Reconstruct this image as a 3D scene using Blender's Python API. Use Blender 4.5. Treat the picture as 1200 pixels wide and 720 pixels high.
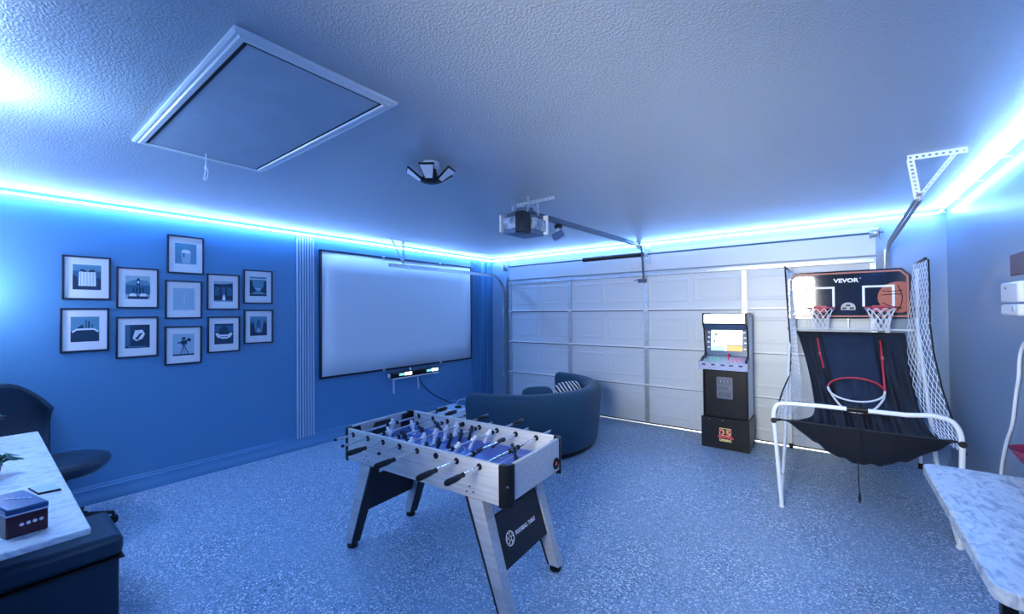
import bpy, bmesh, math, random
from mathutils import Vector, Matrix
random.seed(7)
for o in list(bpy.data.objects): bpy.data.objects.remove(o)
S = bpy.context.scene
COL = S.collection
PI = math.pi

# ------------------------------------------------------------------ camera
cam_d = bpy.data.cameras.new('camera'); cam = bpy.data.objects.new('camera', cam_d); COL.objects.link(cam)
_y, _p, _r = 0.6578, 0.0126, -0.0086
fw = Vector((-math.sin(_y)*math.cos(_p), math.cos(_y)*math.cos(_p), math.sin(_p)))
rt = Vector((math.cos(_y), math.sin(_y), 0)); up = rt.cross(fw)
r2 = rt*math.cos(_r) + up*math.sin(_r); u2 = -rt*math.sin(_r) + up*math.cos(_r)
cam.matrix_world = Matrix(((r2.x, u2.x, -fw.x, 4.5103), (r2.y, u2.y, -fw.y, -5.7643), (r2.z, u2.z, -fw.z, 1.5818), (0, 0, 0, 1)))
cam_d.sensor_width = 36; cam_d.lens = 486.28/1200*36; cam_d.clip_start = .05; cam_d.clip_end = 200
S.camera = cam

# ------------------------------------------------------------------ exposure
S.view_settings.view_transform = 'Standard'; S.view_settings.look = 'None'
S.view_settings.exposure = 0.0; S.view_settings.gamma = 1.0
try: S.view_settings.use_curve_mapping = False
except Exception: pass

# ------------------------------------------------------------------ sky, sun, daylight
W = bpy.data.worlds.new('sky'); S.world = W; W.use_nodes = True
nt = W.node_tree; bgn = nt.nodes['Background']
sky = nt.nodes.new('ShaderNodeTexSky'); sky.sky_type = 'NISHITA'; sky.sun_disc = False
sky.sun_elevation = math.radians(35); sky.sun_rotation = math.radians(20)
nt.links.new(sky.outputs[0], bgn.inputs[0]); bgn.inputs[1].default_value = .12
sd = bpy.data.lights.new('sun', 'SUN'); sd.energy = 5; sd.angle = math.radians(1); sd.color = (1, .97, .92)
so = bpy.data.objects.new('sun', sd); COL.objects.link(so)
so.rotation_euler = Vector((.15, -1, -.42)).to_track_quat('-Z', 'Y').to_euler()
LED_COL = (.155, .395, 1.0); LED_E = 92
DAY_E = 38; LAMP_E = 18; SPOT_E = 30
def area(name, loc, target, sx, sy, energy, color):
    d = bpy.data.lights.new(name, 'AREA'); d.shape = 'RECTANGLE'; d.size = sx; d.size_y = sy; d.energy = energy; d.color = color
    o = bpy.data.objects.new(name, d); COL.objects.link(o); o.location = loc
    o.rotation_euler = (Vector(target)-Vector(loc)).to_track_quat('-Z', 'Y').to_euler(); return o
# daylight entering by the window in the wall behind the camera
wd = area('window_daylight', (3.75, -6.33, 1.75), (4.1, 0, 1.35), .86, 1.16, DAY_E, (1, .99, .93)); wd.data.spread = math.radians(68)

# ------------------------------------------------------------------ materials
M = {}
def mat(name, col, rough=.5, metal=0, emit=None, es=0, spec=.5, trans=0, alpha=None, noise=None, bump=None, coat=0, sheen=0):
    m = bpy.data.materials.new(name); m.use_nodes = True; n = m.node_tree; b = n.nodes['Principled BSDF']
    b.inputs['Base Color'].default_value = (*col, 1); b.inputs['Roughness'].default_value = rough
    b.inputs['Metallic'].default_value = metal; b.inputs['Specular IOR Level'].default_value = spec
    b.inputs['Transmission Weight'].default_value = trans; b.inputs['Coat Weight'].default_value = coat
    b.inputs['Sheen Weight'].default_value = sheen
    if emit: b.inputs['Emission Color'].default_value = (*emit, 1); b.inputs['Emission Strength'].default_value = es
    tc = n.nodes.new('ShaderNodeTexCoord')
    if noise:      # (scale xyz, amount) tonal variation
        sc, amt = noise
        mp = n.nodes.new('ShaderNodeMapping'); mp.inputs['Scale'].default_value = sc if isinstance(sc, tuple) else (sc,)*3
        nz = n.nodes.new('ShaderNodeTexNoise'); nz.inputs['Scale'].default_value = 1; nz.inputs['Detail'].default_value = 4
        rp = n.nodes.new('ShaderNodeValToRGB')
        rp.color_ramp.elements[0].position = .3; rp.color_ramp.elements[1].position = .7
        rp.color_ramp.elements[0].color = (*[max(0, c*(1-amt)) for c in col], 1); rp.color_ramp.elements[1].color = (*[min(1, c*(1+amt)) for c in col], 1)
        n.links.new(tc.outputs['Object'], mp.inputs[0]); n.links.new(mp.outputs[0], nz.inputs['Vector'])
        n.links.new(nz.outputs['Fac'], rp.inputs[0]); n.links.new(rp.outputs[0], b.inputs['Base Color'])
    if bump:
        sc, st, dist = bump
        nz = n.nodes.new('ShaderNodeTexNoise'); nz.inputs['Scale'].default_value = sc; nz.inputs['Detail'].default_value = 3
        bp = n.nodes.new('ShaderNodeBump'); bp.inputs['Strength'].default_value = st; bp.inputs['Distance'].default_value = dist
        n.links.new(tc.outputs['Object'], nz.inputs['Vector']); n.links.new(nz.outputs['Fac'], bp.inputs['Height'])
        n.links.new(bp.outputs[0], b.inputs['Normal'])
    M[name] = m; return m
mat('wall_paint', (.075, .235, .44), .40, coat=.6, bump=(120, .12, .004))
M['wall_paint'].node_tree.nodes['Principled BSDF'].inputs['Coat Roughness'].default_value = .38
mat('wall_paint_right', (.22, .31, .42), .36, bump=(120, .12, .004))
mat('hatch_paint', (.44, .52, .60), .5, noise=(6, .05))
mat('trim_light', (.5, .62, .8), .35)
mat('door_white', (.60, .65, .68), .4, bump=(60, .05, .002))
mat('galv', (.50, .56, .60), .34, .55, noise=(30, .12))
mat('steel_dark', (.10, .12, .16), .4, .8)
mat('white_metal', (.80, .84, .86), .28)
mat('white_plastic', (.84, .86, .9), .35)
mat('black_plastic', (.006, .007, .010), .36, spec=.3)
mat('black_matte', (.008, .01, .016), .6)
mat('black_cloth', (.006, .007, .012), .7)
mat('blue_cloth', (.006, .014, .035), .7)
mat('white_cord', (.85, .88, .92), .6)
mat('red_paint', (.55, .03, .05), .4)
mat('orange', (.42, .09, .05), .45, noise=(60, .15))
mat('coral', (.45, .14, .11), .45)
mat('board_black', (.016, .018, .024), .07, coat=1)
mat('print_white', (.85, .87, .9), .4)
mat('print_grey', (.35, .37, .42), .4)
mat('light_wood', (.46, .47, .49), .40, noise=((3, 60, 60), .16))
mat('field_blue', (.03, .12, .50), .3)
mat('team_white', (.82, .84, .88), .3)
mat('team_dark', (.01, .02, .05), .3)
mat('chrome', (.8, .84, .9), .16, 1)
mat('sofa_fabric', (.008, .050, .095), .75, sheen=.08, bump=(500, .2, .001))
mat('leather', (.010, .035, .07), .36, bump=(120, .15, .001))
mat('chair_vinyl', (.008, .025, .05), .38)
mat('screen_fabric', (.80, .82, .86), .8)
mat('frame_navy', (.008, .012, .03), .35)
mat('mat_board', (.80, .80, .84), .6)
mat('glass_dark', (.2, .22, .3), .08, trans=.6)
mat('leaf', (.03, .22, .10), .5, noise=(40, .5))
mat('leaf_dark', (.01, .06, .05), .5)
mat('box_maroon', (.045, .005, .016), .3)
mat('box_lid', (.02, .07, .20), .3)
mat('glass_pink', (.75, .35, .55), .06, trans=.8)
mat('glass_red', (.35, .01, .07), .1, trans=.35)
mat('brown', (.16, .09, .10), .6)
mat('slate_blue', (.10, .16, .30), .5)
mat('concrete', (.75, .74, .70), .9)
mat('diode', (1, 1, 1), .5, emit=(.4, .58, 1.0), es=LED_E*1.2)
mat('led_diffuser', (1, 1, 1), .5, emit=LED_COL, es=LED_E)
mat('led_bright', (1, 1, 1), .5, emit=(.22, .45, 1), es=LED_E*1.6)
mat('lamp_glow', (1, 1, 1), .5, emit=(.9, .95, 1), es=3)
mat('marquee_glow', (1, 1, 1), .4, emit=(.95, 1, 1), es=4)
mat('scr_white', (1, 1, 1), .3, emit=(.95, 1, .95), es=2.2)
mat('scr_green', (.3, .8, .6), .3, emit=(.35, .85, .6), es=1.1)
mat('scr_orange', (.9, .3, .05), .3, emit=(1, .30, .08), es=1.3)
mat('scr_mint', (.5, .9, .8), .3, emit=(.65, .95, .85), es=1.2)
mat('scr_dark', (.02, .05, .05), .3, emit=(.25, .35, .35), es=.6)
mat('bar_glow', (1, 1, 1), .4, emit=(.75, 1, .88), es=6)
mat('bar_glow_dim', (.2, .6, .6), .4, emit=(.25, .7, .75), es=1.2)
mat('bezel', (.05, .09, .18), .25)
mat('deck_lav', (.40, .44, .62), .35, noise=(50, .2))
mat('coin_grey', (.16, .17, .21), .3, .5)
mat('yellow', (.8, .7, .25), .5)
mat('logo_red', (.65, .05, .08), .5)
mat('btn_pink', (.8, .25, .4), .3); mat('btn_green', (.2, .6, .45), .3)
mat('teal_dark', (.004, .03, .07), .5); mat('teal', (.03, .12, .22), .5); mat('teal_mid', (.10, .26, .38), .5); mat('teal_light', (.34, .48, .58), .5)
mat('led_dot', (1, 1, 1), .3, emit=(.9, .95, 1), es=3)
mat('pillow_white', (.75, .77, .8), .8)
mat('glass_lens', (.26, .34, .46), .12, noise=(18, .6), coat=.5)

def stone_mat(name, c1, c2, c3):
    m = mat(name, c1, .3); n = m.node_tree; b = n.nodes['Principled BSDF']
    tc = n.nodes.new('ShaderNodeTexCoord'); mp = n.nodes.new('ShaderNodeMapping'); mp.inputs['Scale'].default_value = (26, 13, 20); mp.inputs['Rotation'].default_value = (0, 0, .5)
    nz = n.nodes.new('ShaderNodeTexNoise'); nz.inputs['Scale'].default_value = 1.3; nz.inputs['Detail'].default_value = 7; nz.inputs['Distortion'].default_value = 1.2
    rp = n.nodes.new('ShaderNodeValToRGB'); rp.color_ramp.elements[0].position = .34; rp.color_ramp.elements[1].position = .66
    rp.color_ramp.elements[0].color = (*c3, 1); rp.color_ramp.elements[1].color = (*c1, 1)
    e = rp.color_ramp.elements.new(.5); e.color = (*c2, 1)
    n.links.new(tc.outputs['Object'], mp.inputs[0]); n.links.new(mp.outputs[0], nz.inputs['Vector']); n.links.new(nz.outputs['Fac'], rp.inputs[0]); n.links.new(rp.outputs[0], b.inputs['Base Color'])
    return m
stone_mat('stone_top', (.60, .64, .68), (.48, .54, .60), (.22, .28, .38))
stone_mat('desk_top', (.86, .86, .88), (.76, .78, .84), (.50, .56, .68))

def ceiling_mat():
    m = mat('ceiling_paint', (.46, .52, .57), .40); n = m.node_tree; b = n.nodes['Principled BSDF']
    tc = n.nodes.new('ShaderNodeTexCoord')
    n1 = n.nodes.new('ShaderNodeTexNoise'); n1.inputs['Scale'].default_value = 105; n1.inputs['Detail'].default_value = 2.5; n1.inputs['Roughness'].default_value = .55
    r1 = n.nodes.new('ShaderNodeValToRGB'); r1.color_ramp.elements[0].position = .42; r1.color_ramp.elements[1].position = .62
    bp = n.nodes.new('ShaderNodeBump'); bp.inputs['Strength'].default_value = .36; bp.inputs['Distance'].default_value = .004
    n.links.new(tc.outputs['Object'], n1.inputs['Vector']); n.links.new(n1.outputs['Fac'], r1.inputs[0]); n.links.new(r1.outputs[0], bp.inputs['Height']); n.links.new(bp.outputs[0], b.inputs['Normal'])
    return m
ceiling_mat()
def floor_mat():
    m = mat('epoxy_floor', (.4, .45, .55), .42, coat=0); n = m.node_tree; b = n.nodes['Principled BSDF']
    tc = n.nodes.new('ShaderNodeTexCoord')
    vo = n.nodes.new('ShaderNodeTexVoronoi'); vo.inputs['Scale'].default_value = 135; vo.inputs['Randomness'].default_value = 1
    sep = n.nodes.new('ShaderNodeSeparateColor')
    rp = n.nodes.new('ShaderNodeValToRGB'); rp.color_ramp.interpolation = 'CONSTANT'
    E = rp.color_ramp.elements; E[0].position = 0; E[0].color = (.06, .09, .16, 1); E[1].position = .13; E[1].color = (.19, .32, .47, 1)
    for p, c in ((.42, (.23, .36, .51)), (.72, (.30, .43, .57)), (.86, (.90, .92, .95))):
        e = E.new(p); e.color = (*c, 1)
    nz = n.nodes.new('ShaderNodeTexNoise'); nz.inputs['Scale'].default_value = 2.2; nz.inputs['Detail'].default_value = 3
    mx = n.nodes.new('ShaderNodeMix'); mx.data_type = 'RGBA'
    mr = n.nodes.new('ShaderNodeMapRange'); mr.inputs['From Min'].default_value = .35; mr.inputs['From Max'].default_value = .65; mr.inputs['To Min'].default_value = .45; mr.inputs['To Max'].default_value = .95
    mx.inputs[6].default_value = (.28, .39, .52, 1)
    n.links.new(tc.outputs['Object'], vo.inputs['Vector']); n.links.new(vo.outputs['Color'], sep.inputs[0]); n.links.new(sep.outputs[0], rp.inputs[0])
    n.links.new(tc.outputs['Object'], nz.inputs['Vector']); n.links.new(nz.outputs['Fac'], mr.inputs[0]); n.links.new(mr.outputs[0], mx.inputs[0])
    n.links.new(rp.outputs[0], mx.inputs[7]); n.links.new(mx.outputs[2], b.inputs['Base Color'])
floor_mat()

# ------------------------------------------------------------------ helpers
def wmat(o):
    m = Matrix.LocRotScale(o.location, o.rotation_euler, None)
    return (wmat(o.parent) @ m) if o.parent else m
class MB:
    def __init__(s): s.v = []; s.f = []; s.m = []; s.sm = []
    def add(s, vs, fs, mi=0):
        b = len(s.v); s.v += [tuple(v) for v in vs]; s.f += [tuple(i+b for i in f) for f in fs]; s.m += [mi]*len(fs); return s
    def box(s, x0, x1, y0, y1, z0, z1, mi=0):
        vs = [(x, y, z) for x in (x0, x1) for y in (y0, y1) for z in (z0, z1)]
        return s.add(vs, [(0, 1, 3, 2), (4, 6, 7, 5), (0, 4, 5, 1), (2, 3, 7, 6), (0, 2, 6, 4), (1, 5, 7, 3)], mi)
    def hexa(s, bot, top, mi=0):      # 4 bottom, 4 top points
        return s.add(list(bot)+list(top), [(3, 2, 1, 0), (4, 5, 6, 7), (0, 1, 5, 4), (1, 2, 6, 5), (2, 3, 7, 6), (3, 0, 4, 7)], mi)
    def tube(s, pts, r, n=8, mi=0, closed=False, cap=True):
        pts = [Vector(p) for p in pts]; N = len(pts); rs = r if isinstance(r, (list, tuple)) else [r]*N
        vs = []; prev = None
        for i, p in enumerate(pts):
            if closed: t = pts[(i+1) % N]-pts[i-1]
            elif i == 0: t = pts[1]-p
            elif i == N-1: t = p-pts[i-1]
            else: t = (pts[i+1]-p).normalized()+(p-pts[i-1]).normalized()
            t.normalize()
            if prev is None:
                a = Vector((0, 0, 1)) if abs(t.z) < .9 else Vector((1, 0, 0)); x = t.cross(a).normalized()
            else: x = (prev-t*prev.dot(t)).normalized()
            prev = x; y = t.cross(x)
            for k in range(n):
                an = 2*PI*k/n; vs.append(p+(x*math.cos(an)+y*math.sin(an))*rs[i])
        fs = []
        for i in range(N if closed else N-1):
            for k in range(n):
                a = i*n+k; b_ = i*n+(k+1) % n; c = ((i+1) % N)*n+(k+1) % n; d = ((i+1) % N)*n+k
                fs.append((a, b_, c, d))
        if cap and not closed: fs.append(tuple(range(n-1, -1, -1))); fs.append(tuple((N-1)*n+k for k in range(n)))
        return s.add(vs, fs, mi)
    def lathe(s, c, prof, n=20, mi=0, axis='z'):
        vs = []
        for r, h in prof:
            for k in range(n):
                a = 2*PI*k/n; q = (r*math.cos(a), r*math.sin(a), h)
                if axis == 'x': q = (q[2], q[0], q[1])
                if axis == 'y': q = (q[0], q[2], q[1])
                vs.append((c[0]+q[0], c[1]+q[1], c[2]+q[2]))
        fs = [(i*n+k, i*n+(k+1) % n, (i+1)*n+(k+1) % n, (i+1)*n+k) for i in range(len(prof)-1) for k in range(n)]
        fs.append(tuple(range(n-1, -1, -1))); fs.append(tuple((len(prof)-1)*n+k for k in range(n)))
        return s.add(vs, fs, mi)
    def prism(s, poly, axis, a, b, mi=0):   # poly in the two other axes (ordered x<y<z)
        n = len(poly); i = 'xyz'.index(axis); vs = []
        for t in (a, b):
            for p in poly:
                q = list(p); q.insert(i, t); vs.append(q)
        fs = [(k, (k+1) % n, n+(k+1) % n, n+k) for k in range(n)]+[tuple(range(n-1, -1, -1)), tuple(range(n, 2*n))]
        return s.add(vs, fs, mi)
    def grid(s, nu, nv, fn, mi=0):
        vs = [fn(i/nu, j/nv) for j in range(nv+1) for i in range(nu+1)]
        return s.add(vs, [(j*(nu+1)+i, j*(nu+1)+i+1, (j+1)*(nu+1)+i+1, (j+1)*(nu+1)+i) for j in range(nv) for i in range(nu)], mi)
    def build(s, name, mats, parent=None, bevel=0, solid=0, local=False, subsurf=0, smooth=True, ang=35):
        me = bpy.data.meshes.new(name)
        vs = s.v
        if parent is not None and not local:
            inv = wmat(parent).inverted(); vs = [tuple(inv @ Vector(v)) for v in vs]
        me.from_pydata(vs, [], s.f)
        if isinstance(mats, str): mats = [mats]
        for mm in mats: me.materials.append(M[mm])
        if len(mats) > 1: me.polygons.foreach_set('material_index', s.m)
        bm = bmesh.new(); bm.from_mesh(me); bmesh.ops.recalc_face_normals(bm, faces=bm.faces); bm.to_mesh(me); bm.free()
        if smooth: me.shade_smooth(); me.set_sharp_from_angle(angle=math.radians(ang))
        o = bpy.data.objects.new(name, me); COL.objects.link(o)
        if parent is not None: o.parent = parent
        if solid: md = o.modifiers.new('solid', 'SOLIDIFY'); md.thickness = solid; md.offset = 0
        if subsurf: md = o.modifiers.new('sub', 'SUBSURF'); md.levels = md.render_levels = subsurf
        if bevel: md = o.modifiers.new('bevel', 'BEVEL'); md.width = bevel; md.segments = 2; md.limit_method = 'ANGLE'; md.angle_limit = math.radians(40)
        return o
def tag(o, label=None, cat=None, group=None, kind=None):
    if label: o['label'] = label
    if cat: o['category'] = cat
    if group: o['group'] = group
    if kind: o['kind'] = kind
    return o
def thing(name, label, cat, loc=(0, 0, 0), rz=0, group=None):
    o = bpy.data.objects.new(name, None); COL.objects.link(o); o.location = loc; o.rotation_euler = (0, 0, rz); o.empty_display_size = .1
    return tag(o, label, cat, group)
def struct(o, label=None, cat=None): return tag(o, label, cat, kind='structure')
def dup(o, parent, loc=None):
    c = o.copy(); COL.objects.link(c); c.parent = parent
    if loc is not None: c.location = loc
    for ch in list(o.children):
        dup(ch, c)
    return c
def text(name, body, size, m, parent, mtx, extrude=.0006, align='CENTER', xs=1.0, bold=0):
    cu = bpy.data.curves.new('tmp', 'FONT'); cu.body = body; cu.size = size; cu.align_x = align; cu.align_y = 'CENTER'; cu.extrude = extrude; cu.resolution_u = 3; cu.offset = bold
    t = bpy.data.objects.new('tmp', cu); COL.objects.link(t); bpy.context.view_layer.update()
    me = bpy.data.meshes.new_from_object(t.evaluated_get(bpy.context.evaluated_depsgraph_get()))
    bpy.data.objects.remove(t)
    me.transform(Matrix.Diagonal((xs, 1, 1, 1))); me.transform(mtx)
    if parent is not None: me.transform(wmat(parent).inverted())
    me.materials.clear(); me.materials.append(M[m]); me.name = name
    o = bpy.data.objects.new(name, me); COL.objects.link(o); o.parent = parent; return o
def basis(origin, xdir, ydir):
    x = Vector(xdir).normalized(); y = Vector(ydir).normalized(); z = x.cross(y).normalized(); y = z.cross(x)
    return Matrix(((x.x, y.x, z.x, origin[0]), (x.y, y.y, z.y, origin[1]), (x.z, y.z, z.z, origin[2]), (0, 0, 0, 1)))
def smoothpath(pts, n=8):   # Catmull-Rom
    P = [Vector(p) for p in pts]; P = [P[0]*2-P[1]]+P+[P[-1]*2-P[-2]]; out = []
    for i in range(1, len(P)-2):
        for k in range(n):
            t = k/n; a, b, c, d = P[i-1:i+3]
            out.append(.5*((2*b)+(c-a)*t+(2*a-5*b+4*c-d)*t*t+(3*b-a-3*c+d)*t**3))
    out.append(P[-2]); return out
def roundrect(x0, x1, y0, y1, r, n=5):
    o = []
    for cx, cy, a0 in ((x1-r, y1-r, 0), (x0+r, y1-r, 90), (x0+r, y0+r, 180), (x1-r, y0+r, 270)):
        for k in range(n+1):
            a = math.radians(a0+90*k/n); o.append((cx+r*math.cos(a), cy+r*math.sin(a)))
    return o

# ------------------------------------------------------------------ room shell
XL, XR, YF, YN, ZC = -.45, 5.40, .03, -6.25, 2.56
T = .15
struct(MB().box(XL-T, XR+T, YN-T, YF+T, -.12, 0).build('floor', 'epoxy_floor', smooth=False), 'grey blue flake-speckled epoxy garage floor')
struct(MB().box(XL-T, XR+T, YN-T, YF+T, ZC, ZC+.12).build('ceiling', 'ceiling_paint', smooth=False), 'textured grey painted ceiling')
struct(MB().box(XL-T, XL, YN-T, YF+T, 0, ZC).build('wall_left', 'wall_paint', smooth=False), 'blue painted long wall with pictures and screen')
struct(MB().box(XR, XR+T, YN-T, YF+T, 0, ZC).build('wall_right', 'wall_paint_right', smooth=False), 'blue grey painted wall on the right')
w = MB().box(XL, .05, YF, YF+T, 0, ZC).box(4.84, XR, YF, YF+T, 0, ZC).box(.05, 4.84, YF, YF+T, 2.10, ZC)
struct(w.build('wall_far', 'wall_paint_right', smooth=False), 'wall around the garage door opening')
w = MB().box(XL, 3.3, YN-T, YN, 0, ZC).box(4.2, XR, YN-T, YN, 0, ZC).box(3.3, 4.2, YN-T, YN, 0, 1.15).box(3.3, 4.2, YN-T, YN, 2.35, ZC)
struct(w.build('wall_near', 'wall_paint', smooth=False), 'wall behind the viewer with a window')
wn = struct(thing('window_1', None, None, (3.75, YN, 1.15)))
w = MB()
for a in ((3.3, 3.34, 1.15, 2.35), (4.16, 4.2, 1.15, 2.35), (3.34, 4.16, 1.15, 1.19), (3.34, 4.16, 2.31, 2.35)): w.box(a[0], a[1], YN-.05, YN+.01, a[2], a[3])
w.build('window_frame', 'white_metal', wn, .003)
struct(MB().box(XL-2, XR+2, YF+T, 9, -.06, -.004).build('driveway', 'concrete', smooth=False), 'sunlit concrete driveway beyond the garage door')

def baseboard(name, x0, x1, y0, y1, side, label):
    if side == 'L': prof = [(x0, 0), (x0+.026, 0), (x0+.026, .05), (x0+.018, .062), (x0+.018, .122), (x0+.010, .130), (x0+.010, .142), (x0+.004, .152), (x0, .152)]
    else: prof = [(x1, 0), (x1, .13), (x1-.006, .128), (x1-.010, .118), (x1-.010, .105), (x1-.016, .10), (x1-.016, 0)]
    vs = [(p[0], y, p[1]) for y in (y0, y1) for p in prof]; n = len(prof)
    fs = [(k, (k+1) % n, n+(k+1) % n, n+k) for k in range(n)]+[tuple(range(n)), tuple(range(n, 2*n))]
    struct(MB().add(vs, fs).build(name, 'wall_paint' if side == 'L' else 'wall_paint_right'), label)
baseboard('baseboard_left', XL, 0, YN, YF, 'L', 'blue painted moulded skirting along the picture wall')
baseboard('baseboard_right', 0, XR, YN, YF, 'R', 'blue grey skirting along the right wall')

# fluted strips on the left wall
def fluted(name, y0, y1, label, m='trim_light'):
    root = struct(thing(name, None, None, (XL, (y0+y1)/2, .13)), label)
    MB().box(XL, XL+.006, y0, y1, .13, 2.50).build('backing', 'wall_paint', root)
    n = 7; w_ = (y1-y0)/n; first = None
    for i in range(n):
        yc = y0+w_*(i+.5)
        if first is None:
            pr = [(-w_*.25, 0), (-w_*.25, .008), (-w_*.14, .014), (w_*.14, .014), (w_*.25, .008), (w_*.25, 0)]
            vs = [(XL+.006+p[1], yc+p[0], z) for z in (.13, 2.50) for p in pr]
            fs = [(k, (k+1) % 6, 6+(k+1) % 6, 6+k) for k in range(6)]+[tuple(range(6)), tuple(range(6, 12))]
            first = MB().add(vs, fs).build('slat', m, root)
        else:
            c = first.copy(); COL.objects.link(c); c.location = (0, w_*i, 0)
fluted('trim_1', -3.475, -3.255, 'pale vertical fluted strip between the pictures and the projection screen')
fluted('trim_2', -.50, -.24, 'vertical fluted strip between the screen and the corner', 'wall_paint')
struct(MB().box(XL, XL+.035, -.12, YF, .0, 2.5).build('trim_3', 'wall_paint', bevel=.006), 'narrow painted post in the far left corner')

# ------------------------------------------------------------------ LED strips
def led(label, x0, x1, y0, y1, z, nx, ny, mats=('led_diffuser', 'diode')):
    # slim lit tape held 5 cm off the wall by small clips; nx, ny point into the room
    root = thing('led_strip', label, 'light strip', ((x0+x1)/2, (y0+y1)/2, z))
    def bx(m, t0, t1, d0, d1, z0, z1):      # t along the wall, d out of the wall
        if nx: m.box(min(x0+nx*d0, x0+nx*d1), max(x0+nx*d0, x0+nx*d1), t0, t1, z0, z1)
        else: m.box(t0, t1, min(y0+ny*d0, y0+ny*d1), max(y0+ny*d0, y0+ny*d1), z0, z1)
    a, b = (y0, y1) if nx else (x0, x1)
    tp = MB(); bx(tp, a, b, .055, .065, z-.006, z+.006); tp.build('tape', mats[0], root, smooth=False)
    d = MB(); n = int((b-a)/.045)
    for i in range(n): t = a+(i+.5)*.045; bx(d, t-.006, t+.006, .065, .068, z-.0055, z+.0055)
    o = d.build('diodes', mats[1], root, smooth=False); o['kind'] = 'stuff'
    k = int((b-a)/.6)
    for i in range(k+1):
        t = a+.01+i*(b-a-.02)/k; c = MB(); bx(c, t-.004, t+.004, .0, .055, z-.004, z+.004); c.build('clip', 'white_plastic', root)
led('glowing blue white light strip above the pictures and screen', XL, XL, YN+.06, YF-.06, 2.515, 1, 0)
led('glowing blue white light strip above the garage door', XL+.06, XR-.06, YF, YF, 2.515, 0, -1)
led('glowing blue white light strip on the right wall', XR, XR, YN+.06, YF-.06, 2.515, -1, 0)
led('bright light strip on the wall behind the viewer', XL+.06, 2.3, YN, YN, 2.43, 0, 1, ('led_bright', 'diode'))

# ------------------------------------------------------------------ garage door
gd = struct(thing('door_1', None, None, (2.44, 0, 0)), 'white sectional garage door with embossed panels')
SEC = .5255; DW = 4.88; Z0 = .028
sec0 = None
# one section: skin with seam lips, eight embossed panels, five stiles
def make_section(z):
    s = MB().box(0, DW, 0, .028, z+.0005, z+SEC-.0005)
    sec = s.build('door_section', 'door_white', gd, smooth=False)
    if i < 3:
        MB().box(.0, DW, -.042, 0, z+SEC-.010, z+SEC+.008).build('seam_rail', 'white_metal', sec, .002)
        MB().box(.0, DW, -.006, 0, z+SEC-.024, z+SEC-.010).build('seam_shade', 'steel_dark', sec)  # dark strip painted as the shade beneath the seam rail
    pm = None
    for k in range(8):
        x0 = .055+k*.6025; x1 = x0+.55; za, zb = z+.10, z+SEC-.11
        if pm is None:
            p = MB()
            def ring(i, y): return [(x0+i, y, za+i), (x1-i, y, za+i), (x1-i, y, zb-i), (x0+i, y, zb-i)]
            vs = ring(0, 0)+ring(.010, -.0035)+ring(.03, -.0035)+ring(.042, -.0008)
            fs = [(a+j, a+(j+1) % 4, a+4+(j+1) % 4, a+4+j) for a in (0, 4, 8) for j in range(4)]+[(12, 13, 14, 15)]
            pm = p.add(vs, fs).build('panel', 'door_white', sec, smooth=False)
        else:
            c = pm.copy(); COL.objects.link(c); c.location = (k*.6025, 0, 0)
    for k, x in enumerate((.03, 1.22, 2.44, 3.66, 4.85)):
        MB().box(x-.028, x+.028, -.022, 0, z+.016, z+SEC-.03).build('stile', 'galv', sec, .002)
        MB().box(x-.032, x+.032, -.03, -.022, z+SEC-.06, z+SEC-.004).build('hinge', 'galv', sec, .002) if z < 1.5 else None
    return sec
for i in range(4): make_section(Z0+i*SEC)
zt = Z0+4*SEC
MB().box(.02, 4.86, -.055, -.022, zt-.06, zt-.012).box(.02, 4.86, -.075, -.055, zt-.02, zt-.012).box(.02, 4.86, -.075, -.055, zt-.06, zt-.052).build('strut', 'galv', gd, .002)
MB().box(0, DW, .005, .02, .012, Z0+.004).build('bottom_seal', 'black_matte', gd)
# top header board the springs are mounted on
hb = struct(MB().box(.0, 4.88, -.004, YF, 2.15, 2.44).build('trim_4', 'door_white', bevel=.003), 'pale header board above the garage door')

# torsion shaft with spring, drums and brackets
ts = thing('torsion_shaft', 'steel shaft with black coil spring above garage door', 'door spring', (2.44, -.08, 2.385))
MB().tube([(-.02, -.08, 2.372), (4.93, -.08, 2.372)], .011, 10).build('shaft', 'steel_dark', ts)
MB().lathe((0, -.08, 2.372), [(.030, 1.50)]+[(.030+.004*(i % 2), 1.50+i*.011) for i in range(86)]+[(.030, 2.43)], 12, axis='x').build('spring', 'black_plastic', ts)
for x in (.02, 4.86):
    MB().lathe((x, -.08, 2.372), [(.02, -.04), (.055, -.035), (.045, -.02), (.045, .02), (.055, .035), (.02, .04)], 18, axis='x').build('cable_drum', 'galv', ts)
    MB().box(x-.05 if x < 1 else x+.05, x-.045 if x < 1 else x+.055, -.13, -.004, 2.30, 2.45).build('end_bracket', 'galv', ts, .001)
MB().box(2.44, 2.52, -.010, -.004, 2.25, 2.50).box(2.47, 2.476, -.12, -.01, 2.30, 2.44).lathe((2.48, -.08, 2.372), [(.035, -.02), (.035, .02)], 16, axis='x').build('centre_bracket', 'galv', ts, .001)

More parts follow.
